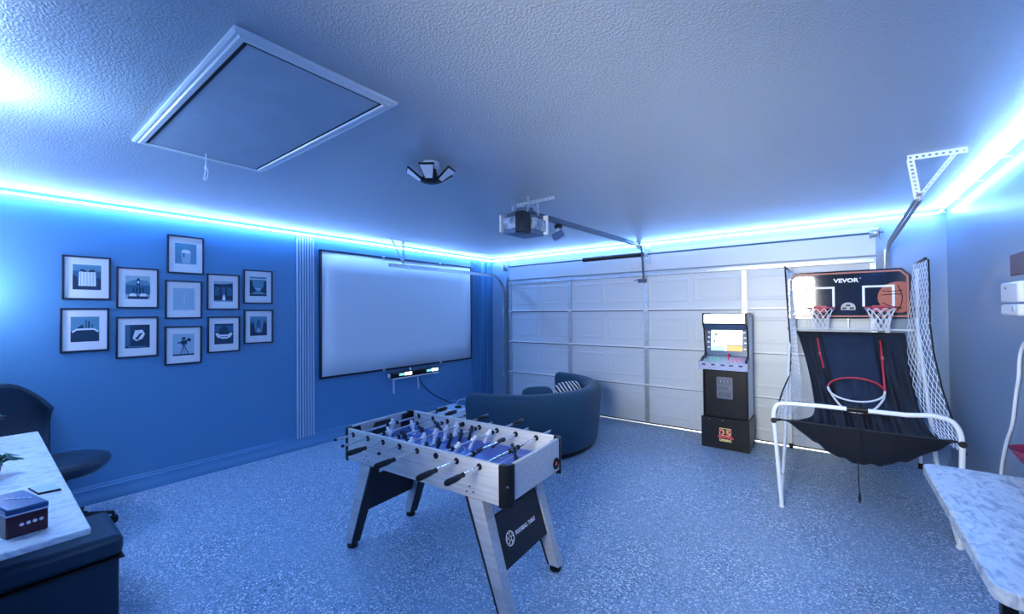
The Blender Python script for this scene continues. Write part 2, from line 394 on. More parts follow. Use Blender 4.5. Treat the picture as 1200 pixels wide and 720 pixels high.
def perf(mb, p0, p1, wdir, width, n, hole=.45, th=.003):
    """flat strip from p0 to p1 with n square holes punched through it"""
    p0, p1, w = Vector(p0), Vector(p1), Vector(wdir).normalized()*width/2
    d = (p1-p0)/n; nn = d.cross(w).normalized()*th/2
    for i in range(n):
        a = p0+d*i; h = (1-hole)/2
        def q(s0, s1, t0, t1):
            pts = [a+d*s0+w*t0, a+d*s1+w*t0, a+d*s1+w*t1, a+d*s0+w*t1]
            mb.hexa([v-nn for v in pts], [v+nn for v in pts])
        q(0, 1, -1, -.38); q(0, 1, .38, 1); q(0, h, -.38, .38); q(1-h, 1, -.38, .38)
    return mb
def track(side):
    s = -1 if side == 'L' else 1
    x = -.07 if side == 'L' else 4.955
    root = thing('door_track', 'left galvanised door track with curved corner below the screen light' if side == 'L' else 'right galvanised door track curving up to ceiling hanger', 'door track', (x, -.05, 0))
    R = .36; zt_ = 2.215 if side == 'L' else 2.225
    yend = -2.46 if side == 'L' else -2.15
    pts = [(x, -.055, .02), (x, -.055, zt_-R)]+[(x, -.055-R*(1-math.cos(a)), zt_-R+R*math.sin(a)) for a in [PI/2*k/10 for k in range(1, 11)]]+[(x, yend, zt_+(.0 if side == 'L' else .06))]
    pts = [Vector(p) for p in pts]
    # C channel sweep in the x=const plane
    prof = [(-.012*s, -.024), (.012*s, -.024), (.012*s, .024), (-.012*s, .024), (-.012*s, .021), (.009*s, .021), (.009*s, -.021), (-.012*s, -.021)]
    vs = []
    for i, p in enumerate(pts):
        t = ((pts[i+1] if i < len(pts)-1 else p)-(pts[i-1] if i else p)).normalized(); nrm = Vector((0, -t.z, t.y))
        for a, b in prof: vs.append(p+Vector((1, 0, 0))*a+nrm*b)
    n = len(prof); fs = [(i*n+k, i*n+(k+1) % n, (i+1)*n+(k+1) % n, (i+1)*n+k) for i in range(len(pts)-1) for k in range(n)]+[tuple(range(n)), tuple((len(pts)-1)*n+k for k in range(n))]
    MB().add(vs, fs).build('rail', 'galv', root)
    MB().box(x-.02, x+.02, -.03, YF-.002, .02, 2.2).build('mounting_angle', 'galv', root, .001)
    for z in (.5, 1.05, 1.6): MB().box(x-.028, x+.028, -.085, -.028, z-.03, z+.03).build('bracket', 'galv', root, .002)
    hm = 'galv' if side == 'L' else 'white_metal'
    if side == 'L':
        for a in (((x+.012, -2.24, 2.235), (x+.012, -2.24, ZC-.004), (0, 1, 0), .032, 9), ((x+.016, -2.24, 2.235), (x+.016, -2.42, ZC-.004), (1, 0, 0), .03, 10), ((x+.012, -2.5, ZC-.004), (x+.012, -2.12, ZC-.004), (1, 0, 0), .034, 9)):
            perf(MB(), *a).build('hanger_strut', hm, root, smooth=False)
    else:
        pt = (x, -2.06, 2.29)
        for a in ((pt, (x-.04, -2.13, ZC-.03), (1, 0, 0), .036, 10), (pt, (x+.16, -2.10, ZC-.03), (1, .3, .3), .036, 11), ((4.90, -2.135, ZC-.018), (5.17, -2.10, ZC-.018), (0, 0, 1), .034, 9)):
            perf(MB(), *a).build('hanger_strut', hm, root, smooth=False)
track('L'); track('R')

# ------------------------------------------------------------------ opener, rail, camera light
op = thing('garage_door_opener', 'dark garage door opener hanging from ceiling with two light lenses', 'door opener', (2.42, -2.86, ZC))
X0, X1, Y0_, Y1_, ZA, ZB = 2.31, 2.53, -3.03, -2.72, 2.245, 2.42
MB().prism([(X0+.03, ZA+.02), (X1-.03, ZA+.02), (X1-.02, ZB), (X0+.02, ZB)], 'y', Y0_+.02, Y1_-.02).build('housing', 'steel_dark', op, .008)
MB().hexa([(X0, Y0_+.01, ZA), (X1-.01, Y0_+.01, ZA), (X1-.01, Y1_, ZA), (X0, Y1_, ZA)], [(X0, Y0_, ZA+.03), (X1, Y0_, ZA+.03), (X1, Y1_, ZA+.03), (X0, Y1_, ZA+.03)]).build('bottom_cover', 'slate_blue', op, .004)
MB().box(X0+.01, X1-.07, Y0_-.03, Y0_+.025, ZA+.03, ZB-.045).build('light_lens', 'glass_lens', op, .012)
MB().box(X1-.03, X1+.03, Y0_+.10, Y1_-.02, ZA+.03, ZB-.045).build('light_lens', 'glass_lens', op, .012)
MB().box(X1-.07, X1+.005, Y0_-.032, Y0_+.09, ZA-.01, ZB-.01).build('control_panel', 'black_plastic', op, .006)
MB().box(X1-.005, X1+.036, Y1_-.02, Y1_, ZA+.01, ZB).build('end_flange', 'white_metal', op, .002)
MB().box(X0-.012, X0+.005, Y0_-.035, Y0_+.0, ZA+.01, ZB-.02).build('end_flange', 'white_metal', op, .002)
for x in (X0+.03, X1-.03):
    perf(MB(), (x, Y0_+.1, ZB-.01), (x, Y0_+.1, ZC-.002), (0, 1, 0), .03, 4).build('hanger_strut', 'galv', op, smooth=False); perf(MB(), (x, Y1_-.06, ZB-.01), (x, Y1_-.06, ZC-.002), (0, 1, 0), .03, 4).build('hanger_strut', 'galv', op, smooth=False)
perf(MB(), (X0-.04, Y1_-.06, ZC-.014), (X1+.14, Y1_-.06, ZC-.014), (0, 0, 1), .026, 9).build('hanger_strut', 'galv', op, smooth=False)
MB().lathe((2.42, -2.87, 2.42), [(.10, 0), (.10, .02), (.075, .03), (.075, .05)], 20).build('motor_cap', 'steel_dark', op)
rl = MB()
for a_, b_, c_2 in ((.015, 2.443, .04), (.024, 2.435, .009)): rl.hexa([(2.4-a_, -2.74, b_), (2.4+a_, -2.74, b_), (2.4+a_, -.12, b_+.045), (2.4-a_, -.12, b_+.045)], [(2.4-a_, -2.74, b_+c_2), (2.4+a_, -2.74, b_+c_2), (2.4+a_, -.12, b_+.045+c_2), (2.4-a_, -.12, b_+.045+c_2)])
rl.build('rail', 'steel_dark', op, .002)
MB().box(2.37, 2.43, -.16, -.075, 2.45, 2.559).build('header_bracket', 'galv', op, .002)
MB().tube([(2.44, -.17, 2.485), (2.445, -.13, 2.20), (2.43, -.06, 2.02)], .012, 6).build('door_arm', 'steel_dark', op)
MB().box(2.36, 2.46, -.10, -.024, 1.98, 2.03).build('arm_bracket', 'steel_dark', op, .003)
MB().tube([(2.37, -.13, 2.02), (2.32, -.14, 2.0)], .006, 6).build('release_lever', 'steel_dark', op)

sl = thing('security_camera', 'small cylindrical spotlight camera under the opener rail', 'camera', (2.40, -2.28, 2.437))
MB().lathe((2.40, -2.28, 2.40), [(.04, 0), (.04, .025), (.03, .037)], 16).build('mount', 'black_plastic', sl)
MB().lathe((2.40, -2.28, 2.375), [(.004, -.022), (.018, -.012), (.022, 0), (.018, .014), (.006, .026)], 14).build('ball_joint', 'white_plastic', sl)
d_ = Vector((-.72, -.55, -.55)).normalized(); c_ = Vector((2.40, -2.28, 2.335))
MB().tube([c_-d_*.05, c_-d_*.045, c_+d_*.055, c_+d_*.06], [.028, .036, .036, .031], 16).build('housing', 'slate_blue', sl)
MB().tube([c_+d_*.058, c_+d_*.063], [.027, .027], 16).build('lens', 'black_plastic', sl)

# ceiling light with folding panels
LX, LY = 2.45, -3.95
cl = thing('ceiling_light', 'dark multi-panel garage ceiling light with angled wings', 'ceiling light', (LX, LY, ZC))
MB().lathe((LX, LY, ZC), [(.055, 0), (.055, -.03), (.045, -.04), (.03, -.045)], 20).build('socket', 'white_plastic', cl)
MB().lathe((LX, LY, ZC-.04), [(.035, 0), (.04, -.03), (.05, -.05), (.06, -.06), (.06, -.085), (.03, -.095)], 20).build('hub', 'black_plastic', cl)
wing = None
for k in range(5):
    a = math.radians(20+72*k); d = Vector((math.cos(a), math.sin(a), 0)); t = Vector((-d.y, d.x, 0)); u = (d*.82+Vector((0, 0, .57))).normalized(); n = t.cross(u)
    c0 = Vector((LX, LY, ZC-.12))+d*.055
    def P_(a_, b_, c_2): return c0+u*a_+t*b_+n*c_2
    wg = MB().hexa([P_(0, -.028, -.006), P_(0, .028, -.006), P_(.12, .05, -.006), P_(.12, -.05, -.006)], [P_(0, -.028, .006), P_(0, .028, .006), P_(.12, .05, .006), P_(.12, -.05, .006)])
    o = wg.build('wing', 'black_plastic', cl, .003)
    s_ = -1 if n.z > 0 else 1
    MB().hexa([P_(.012, -.022, s_*.0065), P_(.012, .022, s_*.0065), P_(.11, .042, s_*.0065), P_(.11, -.042, s_*.0065)], [P_(.012, -.022, s_*.009), P_(.012, .022, s_*.009), P_(.11, .042, s_*.009), P_(.11, -.042, s_*.009)]).build('diffuser', 'white_plastic', o)

# ------------------------------------------------------------------ attic hatch
hx0, hx1, hy0, hy1 = 1.44, 2.93, -5.235, -4.57
ah = thing('attic_hatch', 'large rectangular attic hatch with moulded frame and pull cord', 'hatch', ((hx0+hx1)/2, (hy0+hy1)/2, ZC))
MB().box(hx0+.062, hx1-.062, hy0+.062, hy1-.062, ZC-.014, ZC-.001).build('hatch_panel', 'hatch_paint', ah)
MB().box(hx0+.045, hx1-.045, hy0+.045, hy1-.045, ZC-.012, ZC-.0008).build('shadow_gap', 'black_matte', ah)
def mitre(p, q, inw, label='frame_board'):
    # moulded board between outer corners p,q; inw = inward direction
    p, q, i = Vector(p), Vector(q), Vector(inw); d = (q-p).normalized(); prof = [(0, 0), (0, .010), (.010, .014), (.02, .014), (.026, .018), (.044, .018), (.05, .010), (.05, 0)]
    vs = [pt+i*a+d*a*sg-Vector((0, 0, b)) for pt, sg in ((p, 1), (q, -1)) for a, b in prof]; n = len(prof)
    MB().add(vs, [(k, (k+1) % n, n+(k+1) % n, n+k) for k in range(n)]+[tuple(range(n)), tuple(range(n, 2*n))]).build('frame_board', 'white_metal', ah, ang=20)
c4 = [(hx0, hy0, ZC-.0005), (hx1, hy0, ZC-.0005), (hx1, hy1, ZC-.0005), (hx0, hy1, ZC-.0005)]
for k, iw in enumerate(((0, 1, 0), (-1, 0, 0), (0, -1, 0), (1, 0, 0))): mitre(c4[k], c4[(k+1) % 4], iw)
pc = MB(); cx, cy = 1.56, -4.925
pc.tube([(cx, cy, ZC-.012), (cx+.002, cy, ZC-.06), (cx, cy, ZC-.10)], .003, 6).tube(smoothpath([(cx, cy, ZC-.10), (cx+.014, cy+.006, ZC-.125), (cx+.008, cy, ZC-.17), (cx-.012, cy-.006, ZC-.165), (cx-.01, cy, ZC-.12), (cx, cy, ZC-.10)], 5), .003, 5)
pc.build('pull_cord', 'white_cord', ah); MB().lathe((cx, cy, ZC-.10), [(.003, -.012), (.008, -.006), (.008, .006), (.003, .012)], 8).build('knot', 'white_cord', ah)

# ------------------------------------------------------------------ projection screen
ps = thing('projector_screen', 'large white projection screen in thin dark frame on wall', 'projection screen', (XL, -1.87, .79))
MB().grid(12, 6, lambda u, v: (XL+.030+.002*math.sin(u*9), -3.18+u*2.63, .81+v*1.54)).build('screen_fabric', 'screen_fabric', ps, solid=.002)
for b in ((-3.20, -.53, .785, .812), (-3.20, -.53, 2.348, 2.372), (-3.20, -3.178, .812, 2.348), (-.552, -.53, .812, 2.348)):
    MB().box(XL+.0, XL+.036, b[0], b[1], b[2], b[3]).build('frame_bar', 'frame_navy', ps, .003)
for y in (-2.3, -1.25):
    MB().box(XL+.03, XL+.042, y-.02, y+.02, 2.345, 2.376).build('frame_joint', 'galv', ps, .002)
    MB().box(XL+.03, XL+.042, y-.02, y+.02, .78, .815).build('frame_joint', 'galv', ps, .002)

# soundbar on little shelf
sb = thing('wall_shelf', 'narrow pale shelf with two drop brackets under the screen', 'shelf', (XL, -1.83, .66))
MB().box(XL, XL+.12, -2.20, -1.36, .655, .668).build('shelf_board', 'white_plastic', sb, .002)
for y in (-2.12, -1.68): MB().box(XL, XL+.012, y-.015, y+.015, .44, .655).box(XL, XL+.09, y-.01, y+.01, .645, .655).build('bracket', 'trim_light', sb, .001)
bar = thing('soundbar', 'black soundbar with two glowing ends on shelf under screen', 'soundbar', (XL+.06, -1.83, .668))
MB().prism(roundrect(XL+.02, XL+.11, .670, .752, .02), 'y', -2.24, -1.36).build('body', 'black_plastic', bar, .004)
for y0 in (-2.10, -1.60):
    MB().box(XL+.108, XL+.1125, y0+.10, y0+.22, .695, .732).build('light_window', 'bar_glow', bar, .001)
    MB().box(XL+.108, XL+.1125, y0, y0+.098, .697, .728).build('light_window', 'bar_glow_dim', bar, .001)
MB().lathe((XL+.065, -2.24, .711), [(.02, -.012), (.034, -.004), (.034, 0)], 16, axis='y').build('end_knob', 'white_plastic', bar)
MB().lathe((XL+.06, -1.87, .752), [(.014, 0), (.014, .03), (.010, .036)], 12).build('sensor', 'white_plastic', bar)
tag(MB().tube(smoothpath([(XL+.02, -1.68, .655), (XL+.012, -1.62, .52), (XL+.012, -1.45, .36), (XL+.03, -1.25, .23), (-.22, -1.22, .18), (-.12, -1.28, .205)], 6), .006, 6).build('power_cable', 'black_plastic'), 'dark cable dropping from shelf to the white box on the floor', 'cable')
wb = thing('console_box', 'low white box with cable loop beside curved sofa', 'box', (.05, -1.42, 0))
MB().prism(roundrect(-.17, .25, -1.56, -1.22, .04), 'z', .0, .17).build('body', 'white_plastic', wb, .006)
MB().prism(roundrect(-.12, .20, -1.52, -1.27, .03), 'z', .17, .182).build('top_plate', 'trim_light', wb, .003)
MB().tube(smoothpath([(-.05, -1.30, .18), (.02, -1.27, .26), (.15, -1.27, .27), (.2, -1.33, .185)], 6), .008, 6).build('cable_loop', 'trim_light', wb)
MB().lathe((.12, -1.4, .182), [(.05, 0), (.05, .02), (.03, .03)], 14).build('dial', 'black_plastic', wb)

# ------------------------------------------------------------------ framed prints
def quad(pts): return pts
ART = {
 'pavilion': [('teal', [(0, 0), (1, 0), (1, .75), (0, .75)]), ('teal_mid', [(0, .75), (1, .75), (1, 1), (0, 1)]), ('teal_dark', [(0, 0), (1, 0), (1, .22), (0, .22)]), ('teal_dark', [(0, .2), (.22, .2), (.15, .5), (0, .62)]), ('teal_dark', [(.78, .2), (1, .2), (1, .45), (.85, .5)]),
   ('mat_board', [(.2, .15), (.82, .15), (.8, .72), (.22, .72)]), ('teal_dark', [(.22, .74), (.32, .84), (.48, .76), (.46, .70)]), ('teal_dark', [(.56, .70), (.58, .78), (.72, .84), (.8, .74)])]+[('teal_light', [(.26+i*.11, .17), (.29+i*.11, .17), (.29+i*.11, .70), (.26+i*.11, .70)]) for i in range(5)],
 'town_hall': [('teal_light', [(0, 0), (1, 0), (1, 1), (0, 1)]), ('teal_mid', [(0, .7), (.4, .84), (.9, .8), (1, .66), (1, .3), (0, .3)]), ('teal', [(0, .2), (1, .2), (1, .6), (0, .6)]), ('teal_dark', [(.44, .6), (.58, .6), (.58, .82), (.51, .94), (.44, .82)]), ('mat_board', [(.47, .68), (.55, .68), (.55, .78), (.47, .78)]),
   ('teal_dark', [(.1, .0), (.9, 0), (.95, .16), (.1, .16)]), ('mat_board', [(.12, .12), (.45, .12), (.38, .24), (.2, .24)]), ('mat_board', [(.55, .12), (.9, .12), (.82, .24), (.62, .24)])]+[('teal_dark', [(.28+i*.13, .28), (.35+i*.13, .28), (.35+i*.13, .5), (.28+i*.13, .5)]) for i in range(4)],
 'arena': [('teal_mid', [(0, 0), (1, 0), (1, 1), (0, 1)]), ('teal_dark', [(0, 0), (1, 0), (1, .42), (.8, .5), (.2, .5), (0, .42)]), ('mat_board', [(.04, .42), (.2, .52), (.8, .54), (.98, .42), (.96, .36), (.8, .47), (.2, .46), (.06, .36)]), ('teal', [(.5, .54), (.56, .54), (.56, .88), (.5, .88)]), ('teal_dark', [(.6, .54), (.66, .54), (.66, .82), (.6, .82)]), ('teal_dark', [(.2, .54), (.45, .54), (.42, .7), (.3, .62)]), ('teal', [(.7, .54), (.8, .54), (.78, .7), (.72, .7)])],
 'bird': [('teal_dark', [(0, 0), (1, 0), (1, 1), (0, 1)]), ('teal', [(0, .1), (.2, .1), (.2, 1), (0, 1)]), ('mat_board', [(.3, .42), (.45, .3), (.7, .4), (.8, .6), (.7, .78), (.4, .76)]), ('teal_dark', [(.38, .44), (.46, .46), (.58, .62), (.72, .66), (.6, .5), (.56, .42), (.48, .34)]), ('teal_mid', [(.12, .04), (.86, .04), (.86, .07), (.12, .07)])],
 'barrel': [('teal_mid', [(0, 0), (1, 0), (1, 1), (0, 1)]), ('mat_board', [(0, 0), (1, 0), (1, .06), (0, .06)]), ('teal_light', [(.32, .1), (.68, .1), (.74, .6), (.64, .7), (.36, .7), (.28, .6)]), ('mat_board', [(.3, .56), (.72, .56), (.7, .66), (.6, .72), (.4, .72), (.3, .66)]), ('teal', [(.36, .36), (.44, .36), (.44, .56), (.36, .56)])],
 'pale_tower': [('teal_light', [(0, 0), (1, 0), (1, 1), (0, 1)]), ('mat_board', [(.47, .2), (.55, .2), (.53, .7), (.5, .76)])]+[('teal', [(.45, .22+i*.1), (.57, .22+i*.1), (.57, .24+i*.1), (.45, .24+i*.1)]) for i in range(4)],
 'film_camera': [('teal_light', [(0, 0), (1, 0), (1, 1), (0, 1)]), ('teal_dark', [(0, 0), (1, 0), (1, .07), (0, .07)]), ('teal_dark', [(.38, .5), (.66, .5), (.66, .7), (.38, .7)]), ('teal_dark', [(.44, .72), (.56, .72), (.6, .8), (.5, .86), (.4, .8)]), ('teal_dark', [(.66, .66), (.8, .62), (.86, .72), (.76, .8), (.66, .76)]), ('teal_dark', [(.22, .54), (.38, .58), (.38, .64), (.22, .6)]),
   ('teal_dark', [(.48, .5), (.52, .5), (.38, .08), (.34, .08)]), ('teal_dark', [(.5, .5), (.54, .5), (.72, .08), (.68, .08)]), ('teal_dark', [(.5, .5), (.53, .5), (.54, .08), (.51, .08)])],
 'shop_front': [('teal_dark', [(0, 0), (1, 0), (1, 1), (0, 1)]), ('teal_light', [(0, .86), (.6, .86), (1, .92), (1, 1), (0, 1)]), ('teal', [(.05, .3), (.3, .3), (.3, .7), (.05, .7)]), ('teal', [(.4, .3), (.6, .3), (.6, .7), (.4, .7)]), ('teal', [(.7, .3), (.95, .3), (.95, .7), (.7, .7)]), ('mat_board', [(.44, .04), (.6, .04), (.6, .2), (.55, .34), (.5, .34), (.44, .2)]), ('teal_mid', [(0, 0), (1, 0), (1, .06), (0, .06)])],
 'round_marquee': [('teal_dark', [(0, 0), (1, 0), (1, 1), (0, 1)]), ('teal', [(0, .6), (1, .6), (1, .9), (0, .9)]), ('teal_dark', [(.5+.24*math.cos(a*PI/8), .62+.28*math.sin(a*PI/8)) for a in range(16)]), ('mat_board', [(.05, .5), (.15, .34), (.4, .26), (.65, .26), (.85, .34), (.95, .5), (.88, .56), (.7, .46), (.3, .46), (.12, .56)]), ('teal', [(.3, .34), (.7, .34), (.7, .38), (.3, .38)])],
 'lake': [('teal_mid', [(0, 0), (1, 0), (1, 1), (0, 1)]), ('mat_board', [(0, .86), (1, .86), (1, .9), (0, .9)]), ('teal_dark', [(0, .1), (.4, .26), (.2, .5), (.14, .8), (0, .8)]), ('teal_dark', [(1, .1), (.6, .26), (.8, .5), (.84, .8), (1, .8)]), ('teal_dark', [(0, 0), (1, 0), (1, .1), (0, .1)]), ('teal_light', [(.4, .3), (.6, .3), (.7, .42), (.3, .42)])],
 'trees_tower': [('teal_mid', [(0, 0), (1, 0), (1, 1), (0, 1)]), ('teal_dark', [(0, 0), (.34, .12), (.24, .5), (.2, .8), (.1, .6), (0, .84)]), ('teal_dark', [(1, 0), (.66, .12), (.76, .5), (.82, .84), (.9, .6), (1, .8)]), ('teal', [(.38, .3), (.62, .3), (.62, .74), (.5, .9), (.38, .74)]), ('teal_light', [(.42, .2), (.58, .2), (.55, .4), (.45, .4)]), ('teal_dark', [(.0, 0), (1, 0), (1, .16), (0, .16)])],
}
def picture(y0, y1, z0, z1, art, label, tilt=0):
    root = thing('framed_print', label, 'picture', (XL, (y0+y1)/2, z0), group=None)
    f = .014
    for b in ((y0, y1, z0, z0+f), (y0, y1, z1-f, z1), (y0, y0+f, z0+f, z1-f), (y1-f, y1, z0+f, z1-f)):
        MB().box(XL+.001, XL+.022, *b).build('frame_bar', 'frame_navy', root, .002)
    MB().box(XL+.001, XL+.010, y0+f, y1-f, z0+f, z1-f).build('mat', 'mat_board', root, smooth=False)
    w, h = y1-y0, z1-z0; ay0, ay1, az0, az1 = y0+w*.21, y1-w*.21, z0+h*.23, z1-h*.2
    p = MB(); mats = []
    for i, (m, poly) in enumerate(ART[art]):
        if m not in mats: mats.append(m)
        x = XL+.0105+.00012*(i+1)
        vs = [(x, ay0+(ay1-ay0)*u, az0+(az1-az0)*v) for u, v in poly]
        p.add(vs, [tuple(range(len(vs)))], mats.index(m))
    o = p.build('print', mats, root, smooth=False)
    bm = bmesh.new(); bm.from_mesh(o.data)
    for fc in bm.faces:
        fc.normal_update()
        if fc.normal.x < 0: fc.normal_flip()
    bm.to_mesh(o.data); bm.free()
PX = [('pavilion', -5.19, 1.90, 'black framed print of a white columned pavilion, top left of the wall group'),
 ('arena', -5.20, 1.465, 'black framed print of a dark domed hall, bottom left of the wall group'),
 ('town_hall', -4.867, 1.828, 'black framed print of a building with white cars in front'),
 ('bird', -4.869, 1.388, 'black framed dark print of a bird before a pale patch'),
 ('barrel', -4.517, 2.163, 'black framed print of a pale barrel, highest of all the pictures'),
 ('pale_tower', -4.532, 1.73, 'black framed pale print of a thin tower, middle of the centre column'),
 ('film_camera', -4.534, 1.292, 'black framed print of a film camera on a tripod'),
 ('shop_front', -4.204, 1.815, 'black framed dark print of a facade with a small white figure'),
 ('round_marquee', -4.199, 1.38, 'black framed dark print with a white curved row of shapes'),
 ('lake', -3.878, 1.88, 'black framed print of water between dark trees, top right of the wall group'),
 ('trees_tower', -3.874, 1.45, 'black framed print of a pale spire among dark trees, bottom right of group')]
for a, yc, zc, lb in PX: picture(yc-.145, yc+.145, zc-.183, zc+.183, a, lb)

# ------------------------------------------------------------------ foosball table (local frame, root rotated)
ft = thing('foosball_table', 'pale wooden foosball table with black corners and blue pitch', 'foosball table', (2.523, -3.883, 0), .069)
A_, B_, H_, Hb = .678, .304, .81, .602
def L(mb, name, m, parent=None, **k): return mb.build(name, m, parent or ft, local=True, **k)
RR = .055
for s in (-1, 1):
    L(MB().box(-A_+RR, A_-RR, s*B_-(.022 if s > 0 else 0), s*B_+(.022 if s < 0 else 0), Hb, H_), 'side_board', 'light_wood', bevel=.004)
    L(MB().box(s*A_-(.022 if s > 0 else 0), s*A_+(.022 if s < 0 else 0), -B_+RR, B_-RR, Hb+.02, H_+.0), 'end_board', 'light_wood', bevel=.004)
for sx in (-1, 1):
    for sy in (-1, 1):
        cx, cy = sx*(A_-RR), sy*(B_-RR); a0 = {(1, 1): 0, (-1, 1): 90, (-1, -1): 180, (1, -1): 270}[(sx, sy)]
        po = [(cx+(RR+.006)*math.cos(math.radians(a0+9*k)), cy+(RR+.006)*math.sin(math.radians(a0+9*k))) for k in range(11)]
        pi_ = [(cx+(RR-.026)*math.cos(math.radians(a0+9*k)), cy+(RR-.026)*math.sin(math.radians(a0+9*k))) for k in range(10, -1, -1)]
        c = L(MB().prism(po+pi_, 'z', Hb-.006, H_+.002), 'corner_cap', 'black_plastic', bevel=.003)
        an = math.radians(a0+45); d = Vector((math.cos(an), math.sin(an), 0)); p = Vector((cx, cy, .705))+d*(RR+.004)
        L(MB().tube([p, p+d*.005], .006, 10), 'screw', 'chrome', c)
L(MB().box(-A_+.022, A_-.022, -B_+.022, B_-.022, .665, .69), 'playing_field', 'field_blue', smooth=False)
L(MB().box(-A_+.03, A_-.03, -B_+.03, B_-.03, Hb, .664), 'cabinet_floor', 'light_wood')
# pitch markings
mk = MB(); zf = .6908
def line(x0, y0, x1, y1, w_=.004):
    d = Vector((x1-x0, y1-y0, 0)).normalized()*w_/2; n = Vector((-d.y, d.x, 0))
    mk.add([(x0-n.x, y0-n.y, zf), (x1-n.x, y1-n.y, zf), (x1+n.x, y1+n.y, zf), (x0+n.x, y0+n.y, zf)], [(0, 1, 2, 3)])
line(0, -.28, 0, .28); line(-.62, -.27, .62, -.27); line(-.62, .27, .62, .27); line(-.62, -.27, -.62, .27); line(.62, -.27, .62, .27)
for k in range(28):
    a, b = 2*PI*k/28, 2*PI*(k+1)/28; line(.11*math.cos(a), .11*math.sin(a), .11*math.cos(b), .11*math.sin(b))
for s in (-1, 1):
    line(s*.62, -.17, s*.42, -.17); line(s*.62, .17, s*.42, .17); line(s*.42, -.17, s*.42, .17); line(s*.62, -.09, s*.52, -.09); line(s*.62, .09, s*.52, .09); line(s*.52, -.09, s*.52, .09)
    for k in range(8):
        a, b = math.radians(-60+15*k), math.radians(-45+15*k); line(s*(.40-.07*math.cos(a)+.02), .09*math.sin(a), s*(.40-.07*math.cos(b)+.02), .09*math.sin(b))
L(mk, 'pitch_markings', 'print_white', smooth=False)
# goals inside both ends, ramps in the corners
for s in (-1, 1):
    x = s*(A_-.024)
    L(MB().prism([(-.085, .69), (-.085, .76), (-.06, .795), (.06, .795), (.085, .76), (.085, .69)], 'x', x-s*.004, x-s*.02), 'goal', 'black_matte', bevel=.003)
    for t in (-1, 1):
        L(MB().prism([(t*.17, .69), (t*.27, .69), (t*.255, .802), (t*.19, .802)], 'x', x-s*.003, x-s*.014), 'corner_guard', 'black_plastic', bevel=.003)
        L(MB().add([(x-s*.015, t*.28, .6905), (x-s*.09, t*.28, .6905), (x-s*.015, t*.20, .6905), (x-s*.015, t*.28, .715)], [(0, 1, 2), (0, 3, 1), (1, 3, 2), (0, 2, 3)]), 'corner_ramp', 'field_blue', smooth=False)
L(MB().lathe((0, 0, 0), [(.034, 0), (.034, .006), (.024, .008), (.022, -.0), (.02, -.012)], 20, axis='x'), 'tmp', 'black_plastic').name = 'ball_return'
o = bpy.data.objects['ball_return']; o.location = (A_+.001, .20, .675)
L(MB().lathe((A_+.002, .20, .675), [(.012, 0), (.012, .006)], 14, axis='x'), 'ball_return_centre', 'logo_red')
# legs: splayed trapezoid posts, pale outside, black inside
for sx in (-1, 1):
    for sy in (-1, 1):
        t0, t1 = sx*.385, sx*.50; b0, b1 = sx*.60, sx*.675; y0, y1 = sy*(B_-.012), sy*(B_-.085)
        yb0, yb1 = sy*(B_-.012), sy*(B_-.075)
        zb_, zt2 = .035, Hb+.002
        lg = MB().hexa([(b0+sx*.012, yb0, zb_), (b1, yb0, zb_), (b1, yb1, zb_), (b0+sx*.012, yb1, zb_)], [(t0+sx*.018, y0, zt2), (t1, y0, zt2), (t1, y1, zt2), (t0+sx*.018, y1, zt2)])
        g = L(lg, 'leg', 'light_wood', bevel=.003)
        L(MB().hexa([(b0, yb0, zb_), (b0+sx*.012, yb0, zb_), (b0+sx*.012, yb1, zb_), (b0, yb1, zb_)], [(t0, y0, zt2), (t0+sx*.018, y0, zt2), (t0+sx*.018, y1, zt2), (t0, y1, zt2)]), 'inner_facing', 'black_matte', g)
        bx = (b0+b1)/2; by = (yb0+yb1)/2
        L(MB().lathe((bx, by, 0), [(.030, 0), (.036, .006), (.036, .016), (.022, .024), (.012, .028), (.012, .04)], 18), 'levelling_foot', 'black_plastic', g)
        for dz, dx in ((.66, .43), (.63, .41), (.635, .455)):
            L(MB().lathe((sx*dx, sy*(B_+.0005), dz), [(.005, -.001), (.005, .0025), (.003, .003)], 8, axis='y'), 'bolt', 'black_plastic', g)
